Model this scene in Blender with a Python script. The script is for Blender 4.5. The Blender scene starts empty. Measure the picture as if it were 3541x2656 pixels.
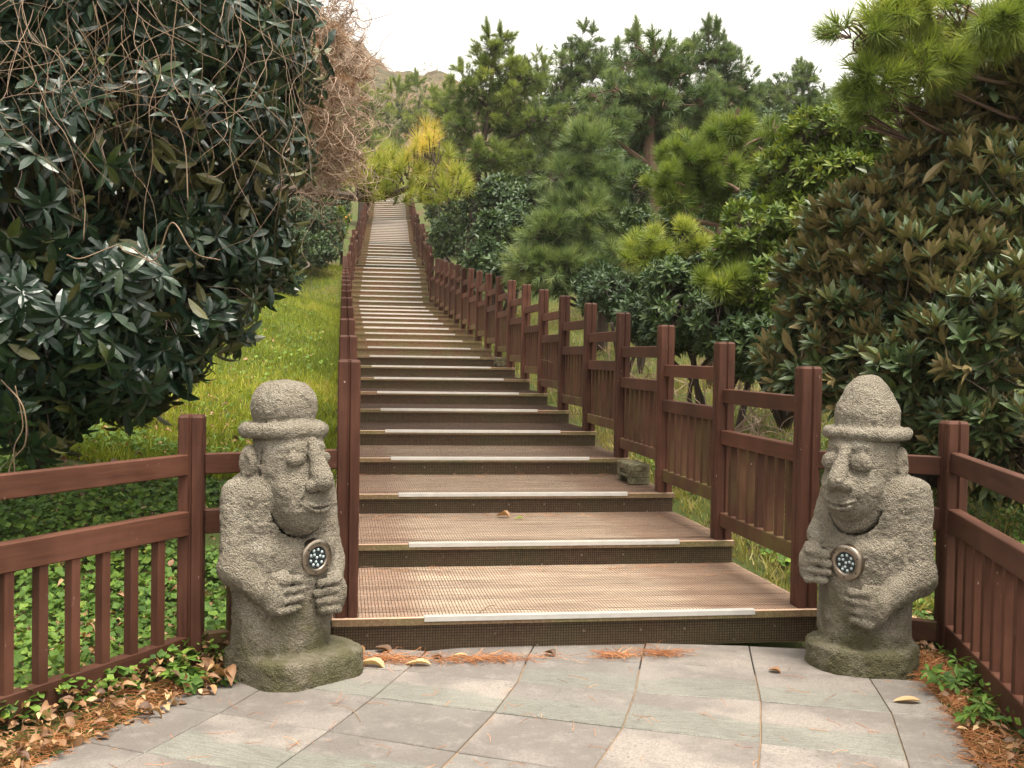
import bpy, math, random
import numpy as np
from mathutils import Matrix, Vector

# ------------------------------------------------------------------ camera, world, sun, exposure
S = bpy.context.scene
COL = S.collection
FPX, CXP, CYP = 3780.0, 1770.5, 1328.0          # focal length / centre in pixels of a 3541 px wide frame
EYE = np.array([0.0, 0.0, 1.384])
_p, _r = 0.0253, 0.0156
_u0 = np.array([0, math.sin(_p), math.cos(_p)])
FWD = np.array([0, math.cos(_p), -math.sin(_p)])
RGT = math.cos(_r) * np.array([1.0, 0, 0]) + math.sin(_r) * _u0
UPV = -math.sin(_r) * np.array([1.0, 0, 0]) + math.cos(_r) * _u0
cam_d = bpy.data.cameras.new("camera"); cam = bpy.data.objects.new("camera", cam_d); COL.objects.link(cam)
cam_d.sensor_width = 36.0; cam_d.lens = 36.0 * FPX / 3541.0; cam_d.clip_start = 0.05; cam_d.clip_end = 3000
cam.matrix_world = Matrix(((RGT[0], UPV[0], -FWD[0], EYE[0]), (RGT[1], UPV[1], -FWD[1], EYE[1]),
                           (RGT[2], UPV[2], -FWD[2], EYE[2]), (0, 0, 0, 1)))
S.camera = cam
SUN_EL, SUN_AZ = math.radians(74), math.radians(140)       # azimuth from +Y towards +X
w = bpy.data.worlds.new("World"); S.world = w; w.use_nodes = True
nt = w.node_tree; bg = nt.nodes['Background']
sky = nt.nodes.new('ShaderNodeTexSky'); sky.sky_type = 'NISHITA'; sky.sun_disc = False
sky.sun_elevation = SUN_EL; sky.sun_rotation = SUN_AZ; sky.air_density = 1.0; sky.dust_density = 5.0; sky.ozone_density = 1.0
hs = nt.nodes.new('ShaderNodeHueSaturation'); hs.inputs['Saturation'].default_value = 0.12; hs.inputs['Value'].default_value = 1.0
nt.links.new(sky.outputs[0], hs.inputs['Color']); wm = nt.nodes.new('ShaderNodeMix'); wm.data_type = 'RGBA'; wm.blend_type = 'MULTIPLY'; wm.inputs[0].default_value = 1.0; wm.inputs[7].default_value = (1.0, 0.955, 0.865, 1)
nt.links.new(hs.outputs[0], wm.inputs[6]); nt.links.new(wm.outputs[2], bg.inputs[0]); bg.inputs[1].default_value = 0.15
sd = bpy.data.lights.new("sun", 'SUN'); sd.energy = 1.5; sd.angle = math.radians(24); sd.color = (1.0, 0.93, 0.82)
sun = bpy.data.objects.new("sun", sd); COL.objects.link(sun)
_sv = Vector((math.sin(SUN_AZ) * math.cos(SUN_EL), math.cos(SUN_AZ) * math.cos(SUN_EL), math.sin(SUN_EL)))
sun.rotation_euler = _sv.to_track_quat('Z', 'Y').to_euler()
S.view_settings.view_transform = 'Standard'; S.view_settings.look = 'None'; S.view_settings.gamma = 1.0
S.view_settings.exposure = 1.85
S.render.engine = 'CYCLES'
S.cycles.max_bounces = 6; S.cycles.transparent_max_bounces = 4; S.cycles.sample_clamp_indirect = 4.0

rng = np.random.default_rng(7)

def at(xd, yd, depth):
    """world point seen at (xd, yd) of a 2212 px wide view, `depth` metres in front of the lens"""
    x, y = xd * 1.60081, yd * 1.60081
    return EYE + depth * (FWD + (x - CXP) / FPX * RGT + (CYP - y) / FPX * UPV)
def gpt(xf, yf, z=0.0):
    """point of the plane at height z seen at full resolution pixel (xf, yf)"""
    d = FWD + (xf - CXP) / FPX * RGT + (CYP - yf) / FPX * UPV
    return EYE + (z - EYE[2]) / d[2] * d

# ------------------------------------------------------------------ helpers
def tag(o, label=None, cat=None, group=None, kind=None):
    if label: o['label'] = label
    if cat: o['category'] = cat
    if group: o['group'] = group
    if kind: o['kind'] = kind
    return o

def empty(name, loc=(0, 0, 0), rz=0.0):
    o = bpy.data.objects.new(name, None); o.empty_display_size = 0.2
    o.location = loc; o.rotation_euler = (0, 0, rz); COL.objects.link(o); return o

def mesh_np(name, V, faces, rnd=None, smooth=False):
    """faces: list of integer arrays, each (n, k)"""
    me = bpy.data.meshes.new(name)
    V = np.asarray(V, dtype=np.float32)
    me.vertices.add(len(V)); me.vertices.foreach_set('co', V.ravel())
    faces = [np.asarray(f, dtype=np.int32) for f in faces if len(f)]
    nl = sum(f.size for f in faces); npoly = sum(len(f) for f in faces)
    me.loops.add(nl); me.polygons.add(npoly)
    me.loops.foreach_set('vertex_index', np.concatenate([f.ravel() for f in faces]))
    tot = np.concatenate([np.full(len(f), f.shape[1], dtype=np.int32) for f in faces])
    st = np.concatenate([[0], np.cumsum(tot)[:-1]]).astype(np.int32)
    me.polygons.foreach_set('loop_start', st); me.polygons.foreach_set('loop_total', tot)
    me.polygons.foreach_set('use_smooth', np.full(npoly, bool(smooth)))
    if rnd is not None:
        a = me.attributes.new('rnd', 'FLOAT', 'POINT'); a.data.foreach_set('value', np.asarray(rnd, dtype=np.float32))
    me.update(calc_edges=True)
    return me

def link(name, me, mat=None, parent=None, loc=None, rz=None):
    o = bpy.data.objects.new(name, me); COL.objects.link(o)
    if mat is not None and (len(me.materials) == 0): me.materials.append(mat)
    if parent is not None: o.parent = parent
    if loc is not None: o.location = loc
    if rz is not None: o.rotation_euler = (0, 0, rz)
    return o

class MB:
    """collects boxes, prisms and tubes of ONE part"""
    def __init__(s): s.V = []; s.F = {}; s.n = 0; s.R = []
    def add(s, V, faces, rnd=0.0):
        V = np.asarray(V, float)
        for f in faces:
            f = np.asarray(f); f = f.reshape(-1, f.shape[-1])
            s.F.setdefault(f.shape[1], []).append(f + s.n)
        s.V.append(V); s.R.append(np.full(len(V), rnd)); s.n += len(V)
    def box(s, c, size, R=None, ch=0.0, rnd=0.0):
        h = np.array(size, float) / 2
        if ch <= 0:
            v = np.array([[x, y, z] for x in (-1, 1) for y in (-1, 1) for z in (-1, 1)], float) * h
            f = [[[0, 1, 3, 2], [4, 6, 7, 5], [0, 4, 5, 1], [2, 3, 7, 6], [0, 2, 6, 4], [1, 5, 7, 3]]]
        else:   # chamfered along all edges: 24 verts
            v = []; 
            for sx in (-1, 1):
                for sy in (-1, 1):
                    for sz in (-1, 1):
                        v += [[sx * h[0], sy * (h[1] - ch), sz * (h[2] - ch)], [sx * (h[0] - ch), sy * h[1], sz * (h[2] - ch)], [sx * (h[0] - ch), sy * (h[1] - ch), sz * h[2]]]
            v = np.array(v)
            i = lambda sx, sy, sz, a: ((sx > 0) * 4 + (sy > 0) * 2 + (sz > 0)) * 3 + a
            q = []; t = []
            for a in range(3):
                b, c2 = (a + 1) % 3, (a + 2) % 3
                for sg in (-1, 1):
                    r = []
                    for (p, qq) in ((-1, -1), (1, -1), (1, 1), (-1, 1)):
                        k = [0, 0, 0]; k[a] = sg; k[b] = p; k[c2] = qq; r.append(i(*k, a))
                    q.append(r if sg > 0 else r[::-1])
                for p in (-1, 1):
                    for qq in (-1, 1):
                        k = [0, 0, 0]; k[b] = p; k[c2] = qq
                        k1 = list(k); k1[a] = -1; k2 = list(k); k2[a] = 1
                        r = [i(*k1, b), i(*k2, b), i(*k2, c2), i(*k1, c2)]
                        q.append(r if p * qq > 0 else r[::-1])
            for sx in (-1, 1):
                for sy in (-1, 1):
                    for sz in (-1, 1):
                        r = [i(sx, sy, sz, 0), i(sx, sy, sz, 1), i(sx, sy, sz, 2)]; t.append(r if sx * sy * sz > 0 else r[::-1])
            f = [q, t]
        if R is not None: v = v @ np.asarray(R).T
        s.add(v + np.asarray(c, float), f, rnd)
    def tube(s, P, r, k=6, rnd=0.0, cap=True):
        V, F = tube_arrays(np.asarray(P, float), np.broadcast_to(np.asarray(r, float), (len(P),)), k)
        fs = [F]
        if cap: fs.append([list(range(k))[::-1]]); fs.append([list(range(len(V) - k, len(V)))])
        s.add(V, fs, rnd)
    def lathe(s, prof, k=32, c=(0, 0, 0), rnd=0.0):
        a = np.arange(k) * 2 * math.pi / k; n = len(prof); V = []
        for (r, z) in prof: V.append(np.stack([r * np.cos(a), r * np.sin(a), np.full(k, z)], 1))
        V = np.concatenate(V); q = []
        for i in range(n - 1):
            for j in range(k): q.append([i * k + j, i * k + (j + 1) % k, (i + 1) * k + (j + 1) % k, (i + 1) * k + j])
        s.add(V + np.asarray(c), [q], rnd)
    def mesh(s, name, smooth=False):
        return mesh_np(name, np.concatenate(s.V), [np.concatenate(f) for f in s.F.values()], np.concatenate(s.R), smooth)
    def build(s, name, mat, parent=None, smooth=False, loc=None, rz=None):
        return link(name, s.mesh(name, smooth), mat, parent, loc, rz)

def tube_arrays(P, r, k):
    T = np.gradient(P, axis=0); T /= np.linalg.norm(T, axis=1)[:, None] + 1e-9
    ref = np.array([0.31, 0.17, 0.93])
    A = np.cross(T, ref); A /= np.linalg.norm(A, axis=1)[:, None] + 1e-9
    B = np.cross(T, A); a = np.arange(k) * 2 * math.pi / k
    V = P[:, None, :] + r[:, None, None] * (A[:, None, :] * np.cos(a)[None, :, None] + B[:, None, :] * np.sin(a)[None, :, None])
    n = len(P); i = np.arange(n - 1)[:, None] * k; j = np.arange(k)[None, :]; j2 = (j + 1) % k
    F = np.stack([i + j, i + j2, i + k + j2, i + k + j], -1).reshape(-1, 4)
    return V.reshape(-1, 3), F

def spline(pts, n):
    """Catmull-Rom through pts"""
    P = np.asarray(pts, float)
    if len(P) == 2: t = np.linspace(0, 1, n)[:, None]; return P[0] * (1 - t) + P[1] * t
    Q = np.vstack([2 * P[0] - P[1], P, 2 * P[-1] - P[-2]]); out = []
    u = np.linspace(0, len(P) - 1 - 1e-6, n)
    for x in u:
        i = int(x); t = x - i; a, b, c, d = Q[i:i + 4]
        out.append(0.5 * ((2 * b) + (-a + c) * t + (2 * a - 5 * b + 4 * c - d) * t * t + (-a + 3 * b - 3 * c + d) * t ** 3))
    return np.array(out)

def unit(v): return v / (np.linalg.norm(v, axis=-1, keepdims=True) + 1e-9)

def frames(d, n):
    """rotation matrices whose y column is d and whose z column is nearly n"""
    d = unit(d); x = unit(np.cross(d, n)); z = np.cross(x, d)
    return np.stack([x, d, z], -1)

def scatter(tV, tF, M, O, rnd, tR=None):
    """copies of a template (tV, list of face arrays) under matrices M (k,3,3) and offsets O, as arrays"""
    k = len(M); n = len(tV)
    V = (np.einsum('kij,nj->kni', M, tV) + O[:, None, :]).reshape(-1, 3)
    F = [(f[None] + (np.arange(k) * n)[:, None, None]).reshape(-1, f.shape[1]) for f in tF]
    R = np.repeat(rnd, n)
    if tR is not None: R = R + np.tile(tR, k)
    return V, F, R

def merge(parts):
    V = []; F = {}; R = []; n = 0
    for (v, f, r) in parts:
        for a in f:
            if len(a): F.setdefault(a.shape[1], []).append(a + n)
        V.append(v); R.append(r); n += len(v)
    return np.concatenate(V), [np.concatenate(a) for a in F.values()], np.concatenate(R)

def vnoise(P, seed=0):
    """smooth value noise, P (n,3) -> (n,) in -1..1"""
    P = np.asarray(P); i = np.floor(P).astype(np.int64); f = P - i; f = f * f * (3 - 2 * f)
    def h(a, b, c):
        x = (a * 374761393 + b * 668265263 + c * 2147483647 + seed * 1442695041) & 0xffffffff
        x = ((x ^ (x >> 13)) * 1274126177) & 0xffffffff
        return ((x ^ (x >> 16)) & 0xffff) / 32767.5 - 1
    r = 0
    for dx in (0, 1):
        for dy in (0, 1):
            for dz in (0, 1):
                wt = (f[:, 0] if dx else 1 - f[:, 0]) * (f[:, 1] if dy else 1 - f[:, 1]) * (f[:, 2] if dz else 1 - f[:, 2])
                r = r + wt * h(i[:, 0] + dx, i[:, 1] + dy, i[:, 2] + dz)
    return r

# ------------------------------------------------------------------ materials
class NT:
    def __init__(s, name):
        s.m = bpy.data.materials.new(name); s.m.use_nodes = True; s.t = s.m.node_tree
        s.p = s.t.nodes['Principled BSDF']; s.out = s.t.nodes['Material Output']
    def n(s, typ, **kw):
        x = s.t.nodes.new(typ)
        for k, v in kw.items():
            if isinstance(k, str) and hasattr(x, k): setattr(x, k, v)
        return x
    def l(s, a, b): s.t.links.new(a, b)
    def val(s, v, sock):
        if hasattr(v, 'is_linked') or isinstance(v, bpy.types.NodeSocket): s.l(v, sock)
        else: sock.default_value = v
    def coord(s, kind='Object', scale=None):
        c = s.n('ShaderNodeTexCoord').outputs[kind]
        if scale is not None:
            m = s.n('ShaderNodeMapping'); s.l(c, m.inputs[0]); m.inputs['Scale'].default_value = scale; c = m.outputs[0]
        return c
    def pos(s, scale=None):
        c = s.n('ShaderNodeNewGeometry').outputs['Position']
        if scale is not None:
            m = s.n('ShaderNodeMapping'); s.l(c, m.inputs[0]); m.inputs['Scale'].default_value = scale; c = m.outputs[0]
        return c
    def noise(s, vec, scale, detail=4, rough=0.6, dist=0.0):
        x = s.n('ShaderNodeTexNoise'); s.l(vec, x.inputs['Vector']); x.inputs['Scale'].default_value = scale
        x.inputs['Detail'].default_value = detail; x.inputs['Roughness'].default_value = rough; x.inputs['Distortion'].default_value = dist
        return x.outputs['Fac']
    def ramp(s, fac, stops, interp='LINEAR'):
        r = s.n('ShaderNodeValToRGB'); s.val(fac, r.inputs[0]); cr = r.color_ramp; cr.interpolation = interp
        while len(cr.elements) < len(stops): cr.elements.new(0.5)
        for e, (p, c) in zip(cr.elements, stops):
            e.position = p; e.color = (c, c, c, 1) if isinstance(c, (int, float)) else (*c, 1)
        return r.outputs[0]
    def mix(s, fac, a, b, mode='MIX'):
        x = s.n('ShaderNodeMix'); x.data_type = 'RGBA'; x.blend_type = mode
        s.val(fac, x.inputs[0])
        s.val((*a, 1) if isinstance(a, tuple) else a, x.inputs[6]); s.val((*b, 1) if isinstance(b, tuple) else b, x.inputs[7])
        return x.outputs[2]
    def math(s, op, a, b=0.0, clamp=False):
        x = s.n('ShaderNodeMath'); x.operation = op; x.use_clamp = clamp; s.val(a, x.inputs[0]); s.val(b, x.inputs[1]); return x.outputs[0]
    def attr(s, name='rnd'):
        x = s.n('ShaderNodeAttribute'); x.attribute_name = name; return x
    def bump(s, h, strength=0.5, dist=0.01):
        b = s.n('ShaderNodeBump'); s.l(h, b.inputs['Height']); b.inputs['Strength'].default_value = strength; b.inputs['Distance'].default_value = dist
        s.l(b.outputs[0], s.p.inputs['Normal'])
    def set(s, col=None, rough=None, spec=None, metal=None):
        if col is not None: s.val((*col, 1) if isinstance(col, tuple) else col, s.p.inputs['Base Color'])
        if rough is not None: s.val(rough, s.p.inputs['Roughness'])
        if spec is not None: s.p.inputs['Specular IOR Level'].default_value = spec
        if metal is not None: s.p.inputs['Metallic'].default_value = metal
        return s.m

def leaf_mat(name, stops, back=None, rough=0.4, trans=0.25, tint=1.3, spec=0.5, tcol=None):
    m = NT(name); a = m.attr()
    col = m.ramp(a.outputs['Fac'], stops)
    nz = m.noise(m.pos(), 1.1, 2)
    col = m.mix(m.math('MULTIPLY', nz, 0.35), col, (0.0, 0.0, 0.0)) if False else col
    front = col
    if back is not None:
        g = m.n('ShaderNodeNewGeometry'); col = m.mix(g.outputs['Backfacing'], col, back)
    m.set(col, rough, spec)
    if trans > 0:
        t = m.n('ShaderNodeBsdfTranslucent')
        if tcol is not None: m.val((*tcol, 1), t.inputs[0])
        else: m.l(m.mix(1.0, front, (tint, tint, tint * 0.6), 'MULTIPLY'), t.inputs[0])
        x = m.n('ShaderNodeMixShader'); x.inputs[0].default_value = trans
        m.l(m.p.outputs[0], x.inputs[1]); m.l(t.outputs[0], x.inputs[2]); m.l(x.outputs[0], m.out.inputs[0])
    return m.m

def wood_mat(name, base, dark, moss=0.0, speck=True, rough=0.5):
    m = NT(name); c = m.coord('Object', (1, 1, 1)); a = m.attr().outputs['Fac']
    oi = m.n('ShaderNodeObjectInfo').outputs['Random']
    g = m.noise(m.coord('Object', (60, 60, 4)), 1.0, 5, 0.65)
    col = m.mix(m.ramp(g, [(0.3, 0), (0.7, 1)]), dark, base)
    big = m.noise(m.pos(), 2.3, 3)
    col = m.mix(m.ramp(big, [(0.45, 0), (0.75, 0.5)]), col, tuple(min(1, x * 1.7 + 0.008) for x in base))
    br = m.math('ADD', m.math('MULTIPLY', oi, 0.45), 0.78)
    cc = m.n('ShaderNodeCombineColor'); [m.l(br, cc.inputs[i]) for i in range(3)]
    col = m.mix(1.0, col, cc.outputs[0], 'MULTIPLY')
    if speck:
        sp = m.noise(m.pos((1, 1, 0.6)), 70, 2, 0.5)
        pt = m.noise(m.pos(), 5, 2)
        col = m.mix(m.math('MULTIPLY', m.ramp(sp, [(0.72, 0), (0.76, 1)]), m.ramp(pt, [(0.5, 0), (0.6, 0.8)])), col, (0.42, 0.33, 0.28))
    if moss > 0:
        mz = m.noise(m.pos(), 3.5, 4)
        col = m.mix(m.ramp(mz, [(0.42, 0), (0.66, moss)]), col, (0.10, 0.10, 0.022))
    m.set(col, m.ramp(g, [(0, rough), (1, rough + 0.25)]), 0.16)
    m.bump(g, 0.35, 0.003)
    return m.m

M = {}
M['post'] = wood_mat('stained_post_wood', (0.062, 0.024, 0.014), (0.030, 0.011, 0.007))
M['rail'] = wood_mat('stained_rail_wood', (0.070, 0.027, 0.016), (0.036, 0.014, 0.008))
M['rail_moss'] = wood_mat('algae_rail_wood', (0.080, 0.036, 0.022), (0.048, 0.022, 0.013), moss=0.6)
M['baluster'] = wood_mat('stained_baluster_wood', (0.066, 0.028, 0.017), (0.036, 0.015, 0.009), moss=0.2)

def tread_mat():
    m = NT('worn_tread_wood'); a = m.attr().outputs['Fac']
    o = m.coord('Object'); sep = m.n('ShaderNodeSeparateXYZ'); m.l(o, sep.inputs[0])
    oi = m.n('ShaderNodeObjectInfo').outputs['Random']
    ofs = m.n('ShaderNodeCombineXYZ'); m.l(m.math('MULTIPLY', oi, 37), ofs.inputs[0]); m.l(m.math('MULTIPLY', a, 9.0), ofs.inputs[1]); m.l(m.math('MULTIPLY', oi, 11), ofs.inputs[2])
    v = m.n('ShaderNodeVectorMath'); v.operation = 'ADD'; m.l(o, v.inputs[0]); m.l(ofs.outputs[0], v.inputs[1])
    mp = m.n('ShaderNodeMapping'); m.l(v.outputs[0], mp.inputs[0]); mp.inputs['Scale'].default_value = (1.6, 22, 10)
    g = m.noise(mp.outputs[0], 1.6, 6, 0.7)
    mp2 = m.n('ShaderNodeMapping'); m.l(v.outputs[0], mp2.inputs[0]); mp2.inputs['Scale'].default_value = (3, 90, 30)
    fine = m.noise(mp2.outputs[0], 2.0, 4, 0.7)
    worn = m.mix(m.ramp(g, [(0.3, 0), (0.68, 1)]), (0.25, 0.168, 0.118), (0.76, 0.60, 0.445))
    worn = m.mix(m.ramp(fine, [(0.35, 0.4), (0.55, 0)]), worn, (0.12, 0.075, 0.052))
    side = m.math('ABSOLUTE', m.math('SUBTRACT', sep.outputs[0], -0.12))
    wob = m.math('MULTIPLY', m.noise(v.outputs[0], 3.0, 3), 0.5)
    sm = m.ramp(m.math('ADD', side, wob), [(0.85, 0), (1.2, 1)])
    red = m.mix(fine, (0.16, 0.072, 0.045), (0.31, 0.155, 0.098))
    col = m.mix(m.math('MULTIPLY', sm, 0.5), worn, red)
    pl = m.math('ADD', m.math('MULTIPLY', a, 0.35), 0.8)
    cc = m.n('ShaderNodeCombineColor'); [m.l(pl, cc.inputs[i]) for i in range(3)]
    col = m.mix(1.0, col, cc.outputs[0], 'MULTIPLY')
    m.set(col, m.ramp(g, [(0, 0.7), (1, 0.55)]), 0.18); m.bump(fine, 0.4, 0.003)
    return m.m
M['tread'] = tread_mat()

def riser_mat():
    m = NT('mossy_riser_wood'); o = m.coord('Object'); oi = m.n('ShaderNodeObjectInfo').outputs['Random']
    ofs = m.n('ShaderNodeCombineXYZ'); m.l(m.math('MULTIPLY', oi, 53), ofs.inputs[0])
    v = m.n('ShaderNodeVectorMath'); v.operation = 'ADD'; m.l(o, v.inputs[0]); m.l(ofs.outputs[0], v.inputs[1])
    g = m.noise(v.outputs[0], 1.4, 5, 0.6); f = m.noise(v.outputs[0], 60, 3, 0.6)
    col = m.ramp(g, [(0.3, (0.080, 0.042, 0.024)), (0.45, (0.115, 0.068, 0.034)), (0.56, (0.098, 0.082, 0.030)), (0.75, (0.066, 0.066, 0.022))])
    col = m.mix(m.ramp(f, [(0.45, 0), (0.62, 0.5)]), col, (0.20, 0.14, 0.075))
    m.set(col, 0.6, 0.4); m.bump(f, 0.4, 0.003); return m.m
M['riser'] = riser_mat()

def simple(name, col, rough=0.5, metal=0.0, nscale=20, var=0.3, bump=0.2, spec=0.5):
    m = NT(name); n = m.noise(m.pos(), nscale, 4)
    m.set(m.mix(m.math('MULTIPLY', n, var * 2), col, tuple(c * 0.35 for c in col)), m.ramp(n, [(0, max(0.05, rough - 0.12)), (1, min(1, rough + 0.12))]), spec, metal)
    if bump: m.bump(n, bump, 0.004)
    return m.m
M['net'] = simple('plastic_net', (0.050, 0.032, 0.023), 0.6, 0, 9, 0.3, 0, 0.15)
M['alu'] = simple('aluminium_nosing', (0.50, 0.48, 0.45), 0.5, 0.2, 14, 0.3, 0.1)
M['steel'] = simple('brushed_steel', (0.30, 0.25, 0.20), 0.33, 1.0, 60, 0.15, 0.05)
M['led_plate'] = simple('dark_lamp_plate', (0.012, 0.02, 0.024), 0.15, 0, 10, 0.2, 0)
M['led'] = simple('clear_lamp_lens', (0.42, 0.50, 0.52), 0.12, 0.35, 10, 0.2, 0, 0.9)
M['bark'] = simple('dark_bark', (0.070, 0.045, 0.030), 0.85, 0, 14, 0.5, 0.9)
M['bark_red'] = simple('red_pine_bark', (0.15, 0.085, 0.055), 0.85, 0, 12, 0.5, 0.9)
M['twig'] = simple('twig_bark', (0.13, 0.085, 0.055), 0.75, 0, 30, 0.4, 0.3)
M['vine'] = simple('dry_vine', (0.29, 0.185, 0.11), 0.75, 0, 3, 0.75, 0.1)
M['vine_red'] = simple('dry_tangle', (0.47, 0.33, 0.235), 0.75, 0, 3, 0.5, 0.1)

def stone_mat(name, moss=1.0):
    m = NT(name); o = m.coord('Object')
    n1 = m.noise(o, 4.5, 4); n2 = m.noise(o, 90, 4, 0.7); n3 = m.noise(o, 260, 2, 0.6)
    vo = m.n('ShaderNodeTexVoronoi'); m.l(o, vo.inputs['Vector']); vo.inputs['Scale'].default_value = 130
    col = m.ramp(n1, [(0.3, (0.205, 0.172, 0.125)), (0.5, (0.285, 0.245, 0.186)), (0.72, (0.355, 0.315, 0.250))])
    n5 = m.noise(o, 190, 3, 0.7)
    col = m.mix(m.ramp(n5, [(0.40, 0.65), (0.54, 0)]), col, (0.115, 0.10, 0.078))
    col = m.mix(m.ramp(n2, [(0.36, 0.45), (0.52, 0)]), col, (0.13, 0.115, 0.09))
    col = m.mix(m.ramp(n3, [(0.60, 0), (0.70, 0.6)]), col, (0.58, 0.56, 0.51))
    streak = m.noise(m.coord('Object', (7, 7, 1.2)), 1.6, 4)
    col = m.mix(m.ramp(streak, [(0.52, 0), (0.7, 0.45)]), col, (0.14, 0.125, 0.095))
    sep = m.n('ShaderNodeSeparateXYZ'); m.l(o, sep.inputs[0])
    nm = m.noise(o, 6, 5, 0.65)
    pv_ = m.n('ShaderNodeTexVoronoi'); m.l(o, pv_.inputs['Vector']); pv_.inputs['Scale'].default_value = 55; pits = m.math('MULTIPLY', m.ramp(pv_.outputs['Distance'], [(0.10, 1), (0.22, 0)]), m.ramp(m.noise(o, 12, 2), [(0.45, 0), (0.6, 1)])); col = m.mix(m.math('MULTIPLY', pits, 0.6), col, (0.09, 0.078, 0.06)); h = m.math('SUBTRACT', nm, m.math('MULTIPLY', sep.outputs[2], 0.75))
    col = m.mix(m.ramp(h, [(0.22, 0), (0.50, 0.8 * moss)]), col, (0.080, 0.076, 0.026))
    geo = m.n('ShaderNodeNewGeometry'); sn = m.n('ShaderNodeSeparateXYZ'); m.l(geo.outputs['Normal'], sn.inputs[0])
    li = m.noise(o, 9, 3)
    col = m.mix(m.math('MULTIPLY', m.ramp(li, [(0.66, 0), (0.74, 0.4)]), m.ramp(n2, [(0.45, 0), (0.55, 1)])), col, (0.52, 0.51, 0.48))
    m.set(col, 0.9, 0.2)
    hh = m.math('SUBTRACT', m.math('ADD', m.math('MULTIPLY', n2, 1.2), m.math('MULTIPLY', vo.outputs['Distance'], 0.5)), m.math('MULTIPLY', pits, 0.6))
    m.bump(hh, 1.0, 0.022); return m.m
M['stone'] = stone_mat('volcanic_stone')

def paving_mat():
    m = NT('stone_paving'); a = m.attr('slab'); sep = m.n('ShaderNodeSeparateColor'); m.l(a.outputs['Color'], sep.inputs[0])
    u, v, r = sep.outputs; flag = a.outputs['Alpha']; P = m.pos()
    c3 = m.n('ShaderNodeCombineXYZ'); m.l(m.math('MULTIPLY', r, 17), c3.inputs[2])
    pv = m.n('ShaderNodeVectorMath'); pv.operation = 'ADD'; m.l(P, pv.inputs[0]); m.l(c3.outputs[0], pv.inputs[1])
    n1 = m.noise(pv.outputs[0], 2.2, 5, 0.6); n2 = m.noise(P, 150, 3, 0.6); n4 = m.noise(pv.outputs[0], 14, 4, 0.7)
    base = m.ramp(r, [(0.0, (0.125, 0.115, 0.103)), (0.4, (0.178, 0.156, 0.138)), (0.7, (0.226, 0.197, 0.172)), (1.0, (0.145, 0.138, 0.124))])
    base = m.mix(m.ramp(n1, [(0.42, 0), (0.56, 0.75)]), base, (0.095, 0.083, 0.075))
    base = m.mix(m.ramp(n4, [(0.52, 0), (0.7, 0.35)]), base, (0.26, 0.232, 0.205))
    # green, brushed half of some slabs
    st = m.n('ShaderNodeCombineXYZ'); m.l(m.math('MULTIPLY', u, 2.0), st.inputs[0]); m.l(m.math('MULTIPLY', v, 26.0), st.inputs[1]); m.l(m.math('MULTIPLY', r, 30.0), st.inputs[2])
    sn = m.noise(st.outputs[0], 3.0, 5, 0.7)
    gcol = m.mix(m.ramp(sn, [(0.42, 0), (0.55, 1)]), (0.085, 0.093, 0.075), (0.165, 0.175, 0.146))
    edge = m.math('ADD', v, m.math('MULTIPLY', m.math('SUBTRACT', n1, 0.5), 0.9))
    gm = m.math('MULTIPLY', m.ramp(edge, [(0.44, 0), (0.52, 1)]), flag)
    col = m.mix(m.math('MULTIPLY', gm, 0.62), base, gcol)
    pits = m.ramp(m.noise(pv.outputs[0], 60, 3, 0.6), [(0.61, 0), (0.66, 1)])
    pm = m.ramp(m.noise(pv.outputs[0], 3.0, 2), [(0.45, 0), (0.6, 1)])
    pit = m.math('MULTIPLY', pits, pm)
    col = m.mix(m.math('MULTIPLY', pit, 0.75), col, (0.06, 0.05, 0.045))
    wv = m.n('ShaderNodeTexVoronoi'); wv.feature = 'DISTANCE_TO_EDGE'
    dv = m.n('ShaderNodeVectorMath'); dv.operation = 'ADD'; m.l(pv.outputs[0], dv.inputs[0])
    nn = m.n('ShaderNodeTexNoise'); m.l(pv.outputs[0], nn.inputs['Vector']); nn.inputs['Scale'].default_value = 9
    sc = m.n('ShaderNodeVectorMath'); sc.operation = 'SCALE'; m.l(nn.outputs['Color'], sc.inputs[0]); sc.inputs['Scale'].default_value = 0.25
    m.l(sc.outputs[0], dv.inputs[1]); m.l(dv.outputs[0], wv.inputs['Vector']); wv.inputs['Scale'].default_value = 4.5
    ck = m.math('MULTIPLY', m.ramp(wv.outputs['Distance'], [(0.0, 1), (0.012, 0)]), m.ramp(n1, [(0.5, 0), (0.6, 0.7)]))
    col = m.mix(ck, col, (0.10, 0.085, 0.075))
    dirt = m.noise(P, 1.1, 4)
    col = m.mix(m.ramp(dirt, [(0.56, 0), (0.78, 0.35)]), col, (0.13, 0.115, 0.075))
    col = m.mix(m.ramp(n2, [(0.38, 0.6), (0.55, 0)]), col, (0.085, 0.073, 0.065))
    m.set(col, 0.62, 0.35)
    m.bump(m.math('SUBTRACT', m.math('ADD', n2, m.math('MULTIPLY', n4, 0.8)), pit), 0.35, 0.004); return m.m
M['paving'] = paving_mat()

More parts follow.
